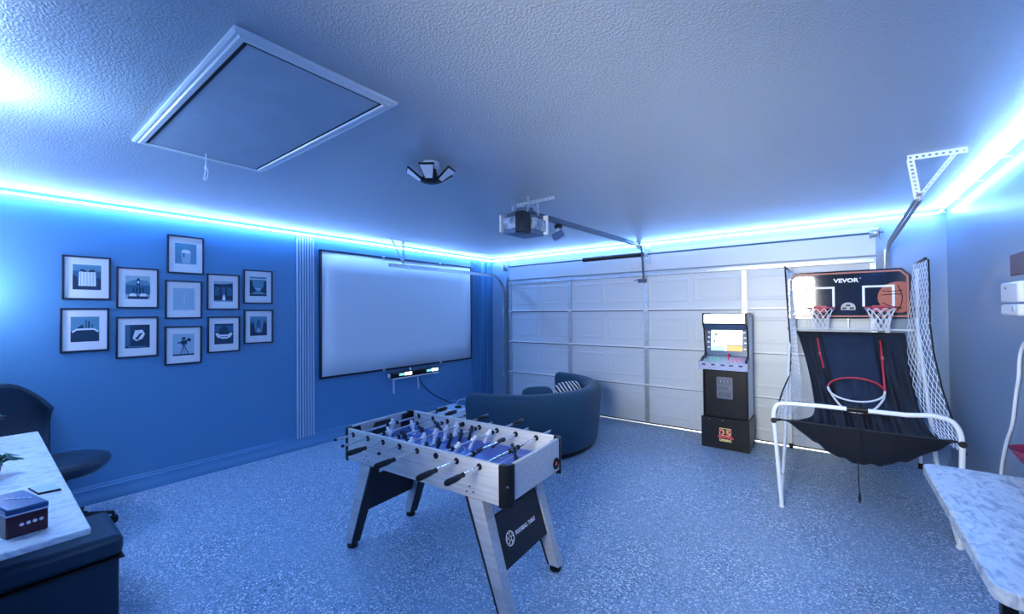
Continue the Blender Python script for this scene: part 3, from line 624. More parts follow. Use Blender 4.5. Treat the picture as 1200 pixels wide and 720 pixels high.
# end panels between legs
for s in (-1, 1):
    def xz(z, o=0): return s*(.50-.03+(.675-.50)*(Hb-z)/(Hb-.035)+o)
    pn = MB().hexa([(xz(.225), -.235, .225), (xz(.225, .016), -.235, .225), (xz(.225, .016), .235, .225), (xz(.225), .235, .225)], [(xz(.485), -.235, .485), (xz(.485, .016), -.235, .485), (xz(.485, .016), .235, .485), (xz(.485), .235, .485)])
    ep = L(pn, 'end_panel', 'black_matte', bevel=.002)
    if s > 0:
        def pt(y, z): return Vector((xz(z, .0175), y, z))
        c = pt(-.125, .345); xd = Vector((0, 1, 0)); yd = (pt(0, .4)-pt(0, .3)).normalized()
        R4 = Matrix.Rotation(.069, 4, 'Z'); R4.translation = Vector((2.523, -3.883, 0))
        lg = MB(); r = .036
        circ = lambda r, n, a0=0, cc=c: [cc+xd*r*math.cos(a0+2*PI*k/n)+yd*r*math.sin(a0+2*PI*k/n) for k in range(n)]
        lg.tube(circ(r, 24), .0022, 5, closed=True).tube(circ(.013, 5, PI/2), .0018, 4, closed=True)
        for k in range(5):
            a = PI/2+2*PI*k/5
            lg.tube([c+(xd*math.cos(a)+yd*math.sin(a))*.013, c+(xd*math.cos(a)+yd*math.sin(a))*.024], .0017, 4)
            for t in (-1, 1): lg.tube([c+(xd*math.cos(a)+yd*math.sin(a))*.024, c+(xd*math.cos(a+t*.45)+yd*math.sin(a+t*.45))*.034], .0017, 4)
        L(lg, 'football_emblem', 'print_white', ep)
        text('lettering', 'FOOSBALL TABLE', .030, 'print_white', ep, R4 @ basis(pt(.035, .347), xd, yd), bold=.0006, xs=.88)
    else:
        pass
# rods, handles, players
zr = .777; rods = [-.565, -.415, -.266, -.115, .036, .187, .340, .497]; men = [1, 2, 3, 5, 5, 3, 2, 1]
team = ['w', 'w', 'd', 'w', 'd', 'w', 'd', 'd']; slide = [.02, -.03, .02, .0, -.02, .03, -.01, .02]
spin = [.15, -.3, .9, .2, -.25, .5, -.9, .35]
def player_mesh():
    m = MB(); m.lathe((0, 0, 0), [(.006, .036), (.011, .032), (.0125, .024), (.009, .016), (.012, .012)], 8)
    m.hexa([(-.010, -.011, -.022), (.010, -.011, -.022), (.010, .011, -.022), (-.010, .011, -.022)], [(-.012, -.018, .012), (.012, -.018, .012), (.012, .018, .012), (-.012, .018, .012)])
    m.hexa([(-.011, -.010, -.068), (.013, -.010, -.068), (.013, .010, -.068), (-.011, .010, -.068)], [(-.006, -.007, -.022), (.006, -.007, -.022), (.006, .007, -.022), (-.006, .007, -.022)])
    return m
pmesh = {}
for i, rx in enumerate(rods):
    near = i in (2, 4, 6, 7); sl_ = slide[i]
    n0, n1 = ((-B_-.175, B_+.15) if near else (-B_-.15, B_+.175))
    if i == 5: n0 = -B_-.035
    rod = L(MB().tube([(rx, n0+sl_, zr), (rx, n1+sl_, zr)], .0075, 10), 'rod', 'chrome')
    e = n0+sl_ if near else n1+sl_; s = -1 if near else 1
    L(MB().lathe((rx, 0, zr), sorted([(h[0], e+s*h[1]) for h in [(.008, -.03), (.013, -.028), (.012, -.005), (.016, .01), (.017, .05), (.016, .09), (.012, .10)]], key=lambda q: q[1]), 12, axis='y'), 'handle', 'black_plastic', rod)
    L(MB().lathe((rx, n1+sl_ if near else n0+sl_, zr), [(.009, -.006), (.009, .006)], 10, axis='y'), 'end_cap', 'black_plastic', rod)
    for t in (-1, 1): L(MB().lathe((rx, t*(B_-.011), zr), [(.016, -.016), (.018, -.012), (.018, .012), (.016, .016)], 14, axis='y'), 'bearing', 'black_plastic', rod)
    n = men[i]; sp = {1: 0, 2: .21, 3: .155, 5: .105}[n]
    ys = [(k-(n-1)/2)*sp+sl_ for k in range(n)]
    for y in ys:
        if team[i] not in pmesh:
            o = L(player_mesh(), 'player_figure', 'team_white' if team[i] == 'w' else 'team_dark', rod, bevel=.0015); pmesh[team[i]] = o
        else:
            o = pmesh[team[i]].copy(); COL.objects.link(o); o.parent = rod
        o.location = (rx, y, zr); o.rotation_euler = (0, spin[i], 0 if team[i] == 'w' else PI)
    for y in (ys[0]-.045, ys[-1]+.045):
        if abs(y) < B_-.03: L(MB().lathe((rx, y, zr), [(.010, -.010), (.014, -.006), (.014, .006), (.010, .010)], 12, axis='y'), 'bumper', 'black_plastic', rod)

# ------------------------------------------------------------------ arcade cabinet
ar = thing('arcade_cabinet', 'black upright arcade machine with lit marquee by garage door', 'arcade machine', (3.52, -.33, 0))
x0, x1 = 3.275, 3.765; yb = -.12
MB().prism([(-.53, .0), (yb, .0), (yb, .345), (-.53, .345)], 'x', x0+.0, x1-.0).build('riser_box', 'black_plastic', ar, .004)
MB().box(x0-.003, x1+.003, -.545, -.53, .0, .35).build('riser_front', 'black_plastic', ar, .002)
side = [(-.50, .347), (yb, .347), (yb, 1.50), (-.18, 1.545), (-.50, 1.545), (-.50, 1.42), (-.45, 1.36), (-.40, 1.06), (-.56, 1.01), (-.585, .985), (-.585, .92), (-.50, .90)]
for xx in (x0+.012, x1-.028):
    p = MB().prism(side, 'x', xx, xx+.016).build('side_panel', 'coin_grey', ar)
    MB().tube([(xx+.008, a, b) for a, b in side], .0095, 6, closed=True).build('edge_moulding', 'black_plastic', p)
MB().box(x1-.0115, x1-.0105, -.48, yb-.02, .36, .93).box(x1-.0115, x1-.0105, -.40, yb-.02, .93, 1.5).build('side_print', 'door_white', ar)
MB().box(x0+.028, x1-.028, -.49, yb-.01, .347, .93).build('front_panel', 'black_plastic', ar, .003)
MB().prism([(-.395, 1.05), (yb-.02, 1.05), (yb-.02, 1.42), (-.345, 1.42)], 'x', x0+.028, x1-.028).build('monitor_bezel', 'bezel', ar)
# monitor
so_, st = Vector((3.52, -.398, 1.06)), Vector((0, .05, .36)).normalized(); nn = Vector((0, -.36, .05)).normalized()*1
def sc(u, v, o): return Vector((3.52, -.395, 1.055))+Vector((u, 0, 0))+st*v+nn*o
def spoly(m, pts, o): MBx.append((m, [sc(u, v, o) for u, v in pts]))
MBx = []
spoly('scr_white', [(-.165, .055), (.165, .055), (.165, .295), (-.165, .295)], .004)
spoly('scr_mint', [(-.165, .20), (-.03, .20), (-.03, .295), (-.165, .295)], .0045)
spoly('scr_green', [(-.165, .055), (-.01, .055), (-.01, .10), (-.09, .12), (-.165, .10)], .0045)
spoly('scr_orange', [(.0, .055), (.165, .055), (.165, .115), (.0, .115)], .0045)
spoly('scr_dark', [(.0, .115), (.165, .115), (.165, .128), (.0, .128)], .0047)
spoly('scr_dark', [(-.14, .15), (-.12, .14), (-.115, .18), (-.135, .185)], .005)
spoly('scr_dark', [(-.12, .23), (-.10, .23), (-.105, .26), (-.125, .26)], .005)
spoly('scr_mint', [(.10, .17), (.15, .17), (.15, .27), (.10, .27)], .0046)
m = MB(); mats = []
for mm, pts in MBx:
    if mm not in mats: mats.append(mm)
    m.add(pts, [tuple(range(len(pts)))], mats.index(mm))
m.build('game_screen', mats, ar, smooth=False)
bz = MB()
for u, v in [(-.19, .09), (-.195, .15), (-.19, .21), (-.19, .27), (.19, .08), (.195, .15), (.19, .21), (.185, .27), (-.14, .325), (-.07, .32), (.0, .33), (.08, .32), (.15, .325)]:
    bz.add([sc(u-.014, v-.007, .0035), sc(u+.014, v-.009, .0035), sc(u+.012, v+.008, .0035), sc(u-.011, v+.010, .0035)], [(0, 1, 2, 3)])
bz.build('bezel_print', 'print_white', ar, smooth=False)['kind'] = 'stuff'
# marquee
MB().prism([(-.50, 1.425), (-.30, 1.425), (-.30, 1.54), (-.505, 1.54)], 'x', x0+.028, x1-.028).build('marquee_box', 'black_plastic', ar, .002)
MB().box(x0+.034, x1-.034, -.512, -.506, 1.434, 1.534).build('marquee', 'marquee_glow', ar, .001)
MB().prism([(-.50, 1.42), (-.345, 1.42), (-.345, 1.385), (-.45, 1.36)], 'x', x0+.028, x1-.028).build('speaker_panel', 'bezel', ar)
# control deck
MB().prism([(-.60, .99), (-.40, 1.045), (-.40, .92), (-.60, .915)], 'x', x0-.012, x1-.002).build('control_deck', 'bezel', ar, .004)
MB().prism([(-.612, .99), (-.60, .996), (-.60, .912), (-.606, .905)], 'x', x0-.014, x1-.0).build('deck_apron', 'deck_lav', ar, .002)
ap = MB()
for i, xx in enumerate((3.30, 3.40, 3.50, 3.585, 3.68)): ap.box(xx, xx+.04, -.6125, -.6095, .955, .972)
ap.build('apron_print', 'teal_dark', ar)['kind'] = 'stuff'
def dk(x, t): return Vector((x, -.60+.2*t, .99+.055*t))
jk = 0
for bx, bm_ in ((3.33, 'btn_green'), (3.57, 'btn_pink')):
    p = dk(bx-.01, .5)
    j = MB().tube([p, p+Vector((0, -.01, .05))], .005, 8).lathe((p.x, p.y-.01, p.z+.06), [(.004, -.014), (.013, -.006), (.015, 0), (.013, .007), (.004, .014)], 10).build('joystick', 'red_paint' if jk else 'black_plastic', ar); jk += 1
    for r in range(2):
        for c in range(3):
            q = dk(bx+.045+c*.036, .35+.3*r); MB().lathe((q.x, q.y, q.z), [(.013, -.003), (.013, .006), (.009, .010)], 10).build('button', bm_, ar)
m = MB().add([dk(x0+.0, .05)+Vector((0, 0, .001)), dk(3.5, .05)+Vector((0, 0, .001)), dk(3.5, .95)+Vector((0, 0, .001)), dk(x0+.0, .95)+Vector((0, 0, .001))], [(0, 1, 2, 3)], 0)
m.add([dk(3.5, .05)+Vector((0, 0, .001)), dk(x1-.02, .05)+Vector((0, 0, .001)), dk(x1-.02, .95)+Vector((0, 0, .001)), dk(3.5, .95)+Vector((0, 0, .001))], [(0, 1, 2, 3)], 1)
m.build('deck_print', ['teal_light', 'deck_lav'], ar, smooth=False)
# coin door
cx = 3.515; yf = -.4905
cd = MB().prism(roundrect(cx-.085, cx+.085, .565, .815, .016), 'y', yf-.006, yf).build('coin_door', 'coin_grey', ar, .002)
for dx in (-.04, .035):
    MB().box(cx+dx-.026, cx+dx+.026, yf-.010, yf-.006, .735, .79).build('coin_slot', 'steel_dark', cd, .002)
    MB().box(cx+dx-.026, cx+dx+.026, yf-.010, yf-.006, .585, .64).build('coin_return', 'steel_dark', cd, .002)
    MB().box(cx+dx-.004, cx+dx+.004, yf-.012, yf-.009, .75, .78).build('slot_print', 'print_grey', cd)
MB().box(cx-.07, cx+.03, yf-.009, yf-.006, .675, .70).build('lock_plate', 'steel_dark', cd, .001)
MB().lathe((cx+.055, yf-.006, .69), [(.008, -.006), (.008, 0)], 10, axis='y').build('lock', 'chrome', cd)
# riser emblem: yellow square outline with red and yellow 25
e = MB(); ex, ez, yy = 3.525, .165, -.5465
for b in ((-.06, .06, -.075, -.067), (-.06, .06, .067, .075), (-.06, -.052, -.067, .067), (.052, .06, -.067, .067)): e.box(ex+b[0], ex+b[1], yy-.001, yy, ez+b[2], ez+b[3])
e.build('emblem_frame', 'yellow', ar)
text('emblem_number', '25', .125, 'logo_red', ar, basis((ex, yy-.0015, ez+.005), (1, 0, 0), (.15, 0, 1)), bold=.006, xs=1.05)
text('emblem_number', '25', .100, 'yellow', ar, basis((ex+.002, yy-.003, ez+.018), (1, 0, 0), (.15, 0, 1)), bold=-.0008, xs=1.1)
MB().prism([(ex-.085, ez-.025), (ex+.09, ez-.04), (ex+.075, ez-.015), (ex-.06, ez-.005)], 'y', yy-.0045, yy-.003).build('emblem_brush', 'logo_red', ar)
MB().box(ex-.045, ex+.045, yy-.004, yy-.0005, ez-.062, ez-.05).build('emblem_bar', 'yellow', ar)
for xx in (3.36, 3.50): MB().lathe((xx, -.546, .325), [(.005, -.002), (.005, .001)], 8, axis='y').build('screw', 'chrome', ar)

# ------------------------------------------------------------------ folding basketball arcade game
bb = thing('basketball_game', 'folding double hoop basketball arcade game with white frame and side nets', 'basketball game', (4.65, -.95, 0))
xa, xb = 4.125, 5.165
MB().tube(smoothpath([(xa, -1.84, .66), (xa, -1.84, .76), (xa+.03, -1.84, .83), (xa+.12, -1.84, .845)], 5)+[(x, -1.84, .85) for x in (4.4, 4.65, 4.9)]+smoothpath([(xb-.14, -1.84, .865), (xb-.05, -1.84, .84), (xb-.01, -1.84, .77), (xb, -1.84, .66)], 5), .016, 12).build('front_bar', 'white_metal', bb)
for x, xf in ((xa, 4.165), (xb, 5.150)):
    MB().tube([(x, -1.84, .70), (xf, -1.80, .018)], .0155, 10).build('front_leg', 'white_metal', bb)
    MB().tube([(x, -.05, 1.49), (x, -.93, .33), (xf, -1.78, .03)], .0155, 10).build('brace', 'white_metal', bb)
    MB().tube([(x-.012 if x < 4.5 else x+.012, -.045, .02), (x-.012 if x < 4.5 else x+.012, -.045, 1.98)], .015, 10).build('rear_post', 'white_metal', bb)
    MB().lathe((x-.012 if x < 4.5 else x+.012, -.045, 0), [(.02, 0), (.02, .05), (.016, .055)], 12).build('rubber_foot', 'black_plastic', bb)
    MB().lathe((xf, -1.795, 0), [(.018, 0), (.021, .008), (.018, .022)], 12).build('rubber_foot', 'white_plastic', bb)
    MB().box(x-.024, x+.024, -.10, -.02, 1.35, 1.385).build('post_clamp', 'black_plastic', bb, .004)
    MB().tube([(x, -1.865, .70), (x, -1.815, .70)], .021, 10).build('strap', 'black_cloth', bb)
    MB().tube([(x, -.04, 2.02), (x, -.63, 2.025)], .014, 8).build('net_arm', 'black_plastic', bb)
    MB().tube([(x+(.02 if x < 4.5 else -.02), -1.45, .14), (x+(.02 if x < 4.5 else -.02), -1.80, .30)], .004, 5).build('brace_clip', 'black_plastic', bb)
MB().tube([(xa, -.098, 1.37), (xb, -.098, 1.37)], .010, 8).build('cross_bar', 'white_metal', bb)
MB().tube([(4.58, -1.84, .851), (4.70, -1.84, .852)], .021, 10).build('bar_clasp', 'black_plastic', bb)
MB().tube(smoothpath([(4.64, -1.86, .86), (4.645, -1.88, .6), (4.64, -1.87, .40), (4.645, -1.88, .26)], 5), .0035, 5).lathe((4.645, -1.88, .24), [(.004, -.05), (.009, -.02), (.006, .02)], 6).build('drawstring', 'black_cloth', bb)
# backboard
y = -.13; bx0, bx1, bz0, bz1 = 4.115, 5.125, 1.485, 1.992; ch = .075
outl = [(bx0, bz0), (bx1, bz0), (bx1, bz1-ch), (bx1-ch*.9, bz1), (bx0+ch*.9, bz1), (bx0, bz1-ch)]
bo = MB().prism(outl, 'y', y, y+.02).build('backboard', 'board_black', bb, .002)
def inset(i, f=1.0): return [(bx0+i, bz0+i), (bx1-i, bz0+i), (bx1-i, bz1-ch-i*.4), (bx1-ch*.9-i*.4, bz1-i), (bx0+ch*.9+i*.4, bz1-i), (bx0+i, bz1-ch-i*.4)]
a, b = inset(.016), inset(.033); k = MB()
vs = [(p[0], y-.0006, p[1]) for p in a+b]; k.add(vs, [(j, (j+1) % 6, 6+(j+1) % 6, 6+j) for j in range(6)]).build('border_stripe', 'coral', bo, smooth=False)
for hx in (4.405, 4.88):
    k = MB()
    for q in ((-.125, .125, 1.805, 1.826), (-.125, -.104, 1.61, 1.805), (.104, .125, 1.61, 1.805)): k.box(hx+q[0], hx+q[1], y-.002, y-.0005, q[2], q[3])
    k.build('target_square', 'print_white', bo, smooth=False)
# big ball print, cropped by the board
bc = (5.03, 1.70); br = .155; k = MB(); pts = []
for j in range(40):
    a = 2*PI*j/40; px_, pz_ = bc[0]+br*math.cos(a), bc[1]+br*math.sin(a); pts.append((min(px_, bx1-.035), y-.0011, max(pz_, bz0+.035)))
k.add(pts, [tuple(range(40))]).build('ball_print', 'orange', bo, smooth=False)
k = MB()
def seam(f, n=10):
    P_ = [f(t/n) for t in range(n+1)]; P_ = [p for p in P_ if p[0] < bx1-.035 and p[1] > bz0+.035 and math.hypot(p[0]-bc[0], p[1]-bc[1]) < br]
    if len(P_) > 1: k.tube([(p[0], y-.0015, p[1]) for p in P_], .0035, 4)
seam(lambda t: (bc[0]-br+2*br*t, bc[1]+.02+.012*math.sin(t*3))); seam(lambda t: (bc[0]-.02+.05*math.sin(t*3), bc[1]+br-2*br*t))
seam(lambda t: (bc[0]-br+2*br*t, bc[1]+.06+.16*(t-.35)**2)); seam(lambda t: (bc[0]-br+2*br*t, bc[1]-.11+.25*(t-.6)**2))
k.build('ball_seams', 'black_plastic', bo)
text('lettering', 'VEVOR', .058, 'print_white', bo, basis((4.625, y-.0015, 1.885), (1, 0, 0), (0, 0, 1)), bold=.0022, xs=1.12)
text('lettering', '®', .018, 'print_white', bo, basis((4.742, y-.0015, 1.905), (1, 0, 0), (0, 0, 1)))
k = MB(); em = [(4.64+.06*math.cos(PI*j/12), y-.001, 1.60+.055*math.sin(PI*j/12)) for j in range(13)]+[(4.58, y-.001, 1.575), (4.70, y-.001, 1.575)]
k.add(em, [tuple(range(13))+(13, 14)]).build('score_emblem', 'print_grey', bo, smooth=False)
k = MB()
for q in ((4.592, 4.626, 1.583, 1.603), (4.652, 4.688, 1.583, 1.603), (4.622, 4.658, 1.612, 1.632)): k.box(q[0], q[1], y-.0025, y-.0012, q[2], q[3])
k.build('emblem_cells', 'black_plastic', bo)
MB().box(4.637, 4.643, -.10, -.085, 1.30, 1.49).build('centre_seam', 'galv', bb)
# hoops
for hx in (4.405, 4.885):
    hy, hz, hr = y-.165, 1.60, .118
    circ = lambda r, z, n=26, a0=0: [(hx+r*math.cos(a0+2*PI*j/n), hy+r*math.sin(a0+2*PI*j/n), z) for j in range(n)]
    hp = MB().tube(circ(hr, hz), .0075, 8, closed=True).box(hx-.03, hx+.03, y-.055, y-.001, hz-.028, hz+.008).box(hx-.055, hx+.055, y-.006, y-.001, hz-.05, hz+.02).build('hoop', 'red_paint', bb)
    nt_ = MB(); N = 10
    def np_(j, lv):
        a = 2*PI*(j+.5*(lv % 2))/N; r = [.118, .100, .082, .072, .066, .068][lv]; return (hx+r*math.cos(a), hy+r*math.sin(a), hz-.045*lv-.004+(.006 if lv > 0 and j % 3 == 0 else 0))
    for lv in range(5):
        for j in range(N):
            for t in ((0, 1) if lv % 2 else (0, -1)): nt_.tube([np_(j, lv), np_(j+t, lv+1)], .0028, 4, cap=False)
    o = nt_.build('net', 'white_cord', hp)
# back cloth + ball catch (one draped sheet): sections run from the top edge to the front lip
def sheet(u, v):
    # v 0..1: rear drop ; 1..1.5 trough ; ..2 front face up to the lip
    s = v*2
    xl = [4.185, 4.27, 4.345, 4.36, 4.25, 4.165]; xr = [5.075, 5.075, 5.09, 5.12, 5.15, 5.16]
    ys = [-.10, -.42, -.82, -1.20, -1.60, -1.80]; sag = .27*(math.sin(PI*min(1, max(0, u)))**.8)*(1-.25*(u-.5))
    zs = [1.335, 1.02, .70, .60-.55*sag, .66-.98*sag, .70]
    t = v*5; i = min(4, int(t)); f = t-i
    def ci(L_):
        a = L_[max(0, i-1)]; b = L_[i]; c = L_[i+1]; d = L_[min(5, i+2)]
        return .5*(2*b+(c-a)*f+(2*a-5*b+4*c-d)*f*f+(3*b-a-3*c+d)*f**3)
    x = ci(xl)*(1-u)+ci(xr)*u; yy = ci(ys); z = ci(zs)
    edge = (1-abs(2*u-1)); fold = .012*math.sin(u*38+v*9)*math.sin(PI*v)**.5+.008*math.sin(u*71-v*14)*math.sin(PI*v)
    wl = max(0, 1-u*4.0); z += .10*wl*wl*math.sin(PI*min(1, v*1.3))
    return (x, yy-fold*.9, z+fold)
MB().grid(90, 60, lambda u, v: sheet(u, v)).build('ball_return_sheet', 'black_cloth', bb, solid=.002, ang=80)
MB().grid(14, 14, lambda u, v: (4.40+u*.46, -.125-.31*v*1.0-.02, 1.29-.30*v) if False else (lambda p: (p[0], p[1]-.006, p[2]+.007))(sheet(.24+u*.5, .02+v*.42))).build('sheet_panel', 'blue_cloth', bb, solid=.001, ang=80)
for fx in (0, 1):   # hems
    pass
MB().tube([sheet(i/40, 1.0) for i in range(41)], .007, 6).build('lip_hem', 'black_cloth', bb)
MB().tube([sheet(i/20, 0) for i in range(21)], .008, 6).build('top_hem', 'black_cloth', bb)
for x, u in ((xa, 0), (xb, 1)):
    MB().tube([(x, -1.84, .70), tuple(Vector(sheet(u, 1))+Vector((0, 0, 0)))], .010, 6).build('lip_strap', 'black_cloth', bb)
# third low hoop in the sheet
lc = Vector((4.668, -.74, .835)); ex_, ey_ = Vector((1, 0, .0)), Vector((0, .165, .085))
def lr(a, r=.205): return lc+ex_*r*math.cos(a)+ey_*math.sin(a)
MB().tube([lr(math.radians(a)) for a in range(0, 181, 10)], .008, 8).build('low_hoop_back', 'red_paint', bb)
MB().tube([lr(math.radians(a)) for a in range(180, 361, 10)], .008, 8).build('low_hoop_front', 'white_metal', bb)
MB().tube(smoothpath([lr(PI), lc+Vector((-.16, -.10, -.08)), lc+Vector((-.09, -.16, -.16)), lc+Vector((0, -.18, -.18)), lc+Vector((.11, -.16, -.15)), lc+Vector((.185, -.06, -.07)), lr(0)], 6), .009, 8).build('low_hoop_support', 'white_metal', bb)
MB().tube([(4.375, -.18, 1.27), (4.395, -.30, 1.14), (4.43, -.52, .99)], .008, 6).box(4.386, 4.404, -.34, -.31, 1.10, 1.13).build('hoop_strap', 'red_paint', bb)
MB().tube([(4.885, -.18, 1.26), (4.885, -.34, 1.10), (4.875, -.72, .84)], .009, 6).box(4.875, 4.897, -.36, -.33, 1.08, 1.12).build('hoop_strap', 'red_paint', bb)
# side nets
def lerp_list(P_, t):
    n = len(P_)-1; i = min(n-1, int(t*n)); f = t*n-i; return Vector(P_[i]).lerp(Vector(P_[i+1]), f)
inner = [(5.135, -.20, 2.02), (5.10, -.32, 1.75), (5.065, -.38, 1.44), (5.06, -.38, 1.12), (5.075, -.60, .86), (5.10, -1.0, .70), (5.13, -1.35, .60)]
outer = [(5.185, -.62, 2.02), (5.20, -.54, 1.78), (5.20, -.52, 1.45), (5.20, -.66, 1.2), (5.20, -1.0, .93), (5.20, -1.35, .75), (5.19, -1.78, .62)]
def net(inn, out, mir):
    k = MB(); NU, NV = 7, 34
    def fx(p): return Vector((xa+xb-p.x, p.y, p.z)) if mir else p
    def nd(i, j):
        v = j/NV; u = (i+.5*(j % 2))/NU; u = min(1, u); return fx(lerp_list(inn, v).lerp(lerp_list(out, v), u))
    for j in range(NV):
        for i in range(NU+1):
            for t in ((0, 1) if j % 2 else (0, -1)):
                if 0 <= i+t <= NU: k.tube([nd(i, j), nd(i+t, j+1)], .0024, 3, cap=False)
    o = k.build('side_net', 'white_cord', bb); o['kind'] = 'stuff'
    MB().tube([fx(lerp_list(out, j/24)) for j in range(25)], .007, 6).build('net_cord', 'black_cloth', bb)
net(inner, outer, False)
innerL = [(5.135, -.10, 2.02), (5.13, -.12, 1.75), (5.105, -.20, 1.40), (5.08, -.36, 1.12), (5.04, -.60, .86), (5.03, -1.0, .70), (5.08, -1.35, .66)]
outerL = [(5.17, -.55, 2.02), (5.17, -.40, 1.72), (5.16, -.28, 1.36), (5.15, -.26, 1.12), (5.15, -.40, .90), (5.17, -1.1, .80), (5.17, -1.80, .70)]
net(innerL, outerL, True)

# ------------------------------------------------------------------ curved sofa
SX, SY, RO = 1.35, -1.55, 1.02
sf = thing('curved_sofa', 'dark blue round-backed sofa facing the screen', 'sofa', (SX, SY, 0))
def sweep(prof, a0, a1, n, rfn=None, capr=0):
    k = MB(); m = len(prof); vs = []
    for i in range(n+1):
        a = math.radians(a0+(a1-a0)*i/n); 
        for r, z in prof:
            vs.append((SX+r*math.cos(a), SY+r*math.sin(a), z))
    fs = [(i*m+j, i*m+(j+1) % m, (i+1)*m+(j+1) % m, (i+1)*m+j) for i in range(n) for j in range(m)]+[tuple(range(m)), tuple(n*m+j for j in range(m))]
    return k.add(vs, fs)
bp_ = [(RO-.05, .06), (RO-.02, .3), (RO, .60), (RO-.005, .66), (RO-.03, .70), (RO-.07, .715), (RO-.13, .71), (RO-.17, .68), (RO-.185, .62), (RO-.17, .40), (RO-.17, .06)]
def endround(k, a, sgn):
    pass
back = sweep(bp_, -88, 90, 64)
back.build('backrest', 'sofa_fabric', sf, bevel=.025, ang=50)
sweep([(.22, .10), (RO-.19, .10), (RO-.185, .345), (RO-.21, .375), (.28, .375), (.22, .345)], -86, 88, 48).build('seat_cushion', 'sofa_fabric', sf, .01, ang=50)
sweep([(.25, .02), (RO-.08, .02), (RO-.08, .07), (.25, .07)], -84, 86, 40).build('base', 'black_plastic', sf)
for a in (-70, -25, 25, 70):
    a = math.radians(a); MB().lathe((SX+.8*math.cos(a), SY+.8*math.sin(a), 0), [(.025, 0), (.03, .03)], 12).build('foot', 'black_plastic', sf)
def cushion(name, c, w_, h_, t_, rz, tilt, m):
    R_ = Matrix.Rotation(rz, 3, 'Z') @ Matrix.Rotation(tilt, 3, 'X')
    def f(u, v):
        a, b = u*2*PI, (v-.5)*PI; sx = math.copysign(abs(math.cos(a))**.5, math.cos(a)); sz = math.copysign(abs(math.sin(a))**.5, math.sin(a)); cr = math.cos(b)**.55
        return Vector(c)+R_ @ Vector((w_/2*sx*cr, t_/2*math.sin(b), h_/2*sz*cr))
    return MB().grid(24, 12, f).build(name, m, None)
def cushion_thing(label, c, w_, h_, t_, rz, tilt, m, stripes=False):
    o = cushion('cushion', c, w_, h_, t_, rz, tilt, m); tag(o, label, 'cushion')
    return o
cm = mat('striped_cloth', (.75, .77, .8), .8); n_ = cm.node_tree; wv = n_.nodes.new('ShaderNodeTexWave'); wv.inputs['Scale'].default_value = 9; wv.inputs['Distortion'].default_value = 2.5; wv.bands_direction = 'DIAGONAL'
rp = n_.nodes.new('ShaderNodeValToRGB'); rp.color_ramp.interpolation = 'CONSTANT'; rp.color_ramp.elements[0].color = (.012, .014, .02, 1); rp.color_ramp.elements[1].position = .62; rp.color_ramp.elements[1].color = (.7, .72, .76, 1)
tc = n_.nodes.new('ShaderNodeTexCoord'); n_.links.new(tc.outputs['Object'], wv.inputs[0]); n_.links.new(wv.outputs['Fac'], rp.inputs[0]); n_.links.new(rp.outputs[0], n_.nodes['Principled BSDF'].inputs['Base Color'])
cushion_thing('black and white patterned cushion leaning inside the curved sofa', (1.93, -1.28, .565), .42, .32, .14, math.radians(75), math.radians(-20), 'striped_cloth')
cushion_thing('plain blue cushion lying on the curved sofa seat', (1.70, -1.62, .54), .40, .30, .14, math.radians(55), math.radians(-30), 'sofa_fabric')

# ------------------------------------------------------------------ left desk, bench, chair and things on the desk
def slab(name, x0, x1, y0, y1, z0, z1, r, m, parent): return MB().prism(roundrect(x0, x1, y0, y1, r), 'z', z0, z1).build(name, m, parent, .004)
dk_ = thing('desk', 'long pale stone-topped desk along the near left side', 'desk', (1.6, -5.86, 0), 0)
slab('desk_top', .66, 2.555, -6.20, -5.525, .858, .88, .008, 'desk_top', dk_)
MB().box(.72, .76, -6.18, -5.70, 0, .845).build('leg_panel', 'black_plastic', dk_, .003)
MB().box(2.20, 2.24, -6.20, -5.98, 0, .845).build('leg_panel', 'black_plastic', dk_, .003)
MB().box(.76, 2.2, -6.20, -6.17, .45, .845).build('modesty_panel', 'black_plastic', dk_, .003)

bn = thing('storage_bench', 'dark blue leather storage bench with padded lid under desk', 'bench', (1.38, -5.63, 0))
MB().box(1.19, 1.57, -5.96, -5.30, .02, .335).build('base', 'leather', bn, .012)
MB().box(1.17, 1.60, -5.98, -5.285, .345, .462).build('padded_lid', 'leather', bn, .035)
MB().box(1.17, 1.60, -5.98, -5.285, .336, .346).build('lid_piping', 'black_plastic', bn, .003)

CX, CY = .09, -5.37
ch_ = thing('task_chair', 'dark blue swivel chair with rounded back and round seat behind the left desk', 'chair', (CX, CY, 0))
MB().lathe((CX, CY, .50), [(.10, -.075), (.20, -.06), (.245, -.02), (.255, .01), (.245, .035), (.20, .05), (.10, .045), (.01, .042)], 36).build('seat', 'chair_vinyl', ch_)
def shell(u, v):
    a = math.radians(176+u*118); r = .285+.035*math.sin(v*2.2)-(.05*(v-.5)**2)
    z = .55+v*(.55-.26*max(0, abs(2*u-1)-.25)**2*1.6)
    return (CX+.0+r*math.cos(a)*1.0, CY-.06+r*math.sin(a), z)
MB().grid(28, 16, shell).build('backrest', 'chair_vinyl', ch_, solid=.05, ang=60).modifiers['solid'].offset = 1
MB().box(CX-.24, CX-.12, CY-.20, CY-.10, .46, .60).build('back_bracket', 'black_plastic', ch_, .01)
MB().lathe((CX, CY, .12), [(.03, -.05), (.035, .0), (.022, .02), (.022, .31), (.06, .32), (.06, .335)], 16).build('gas_lift', 'black_plastic', ch_)
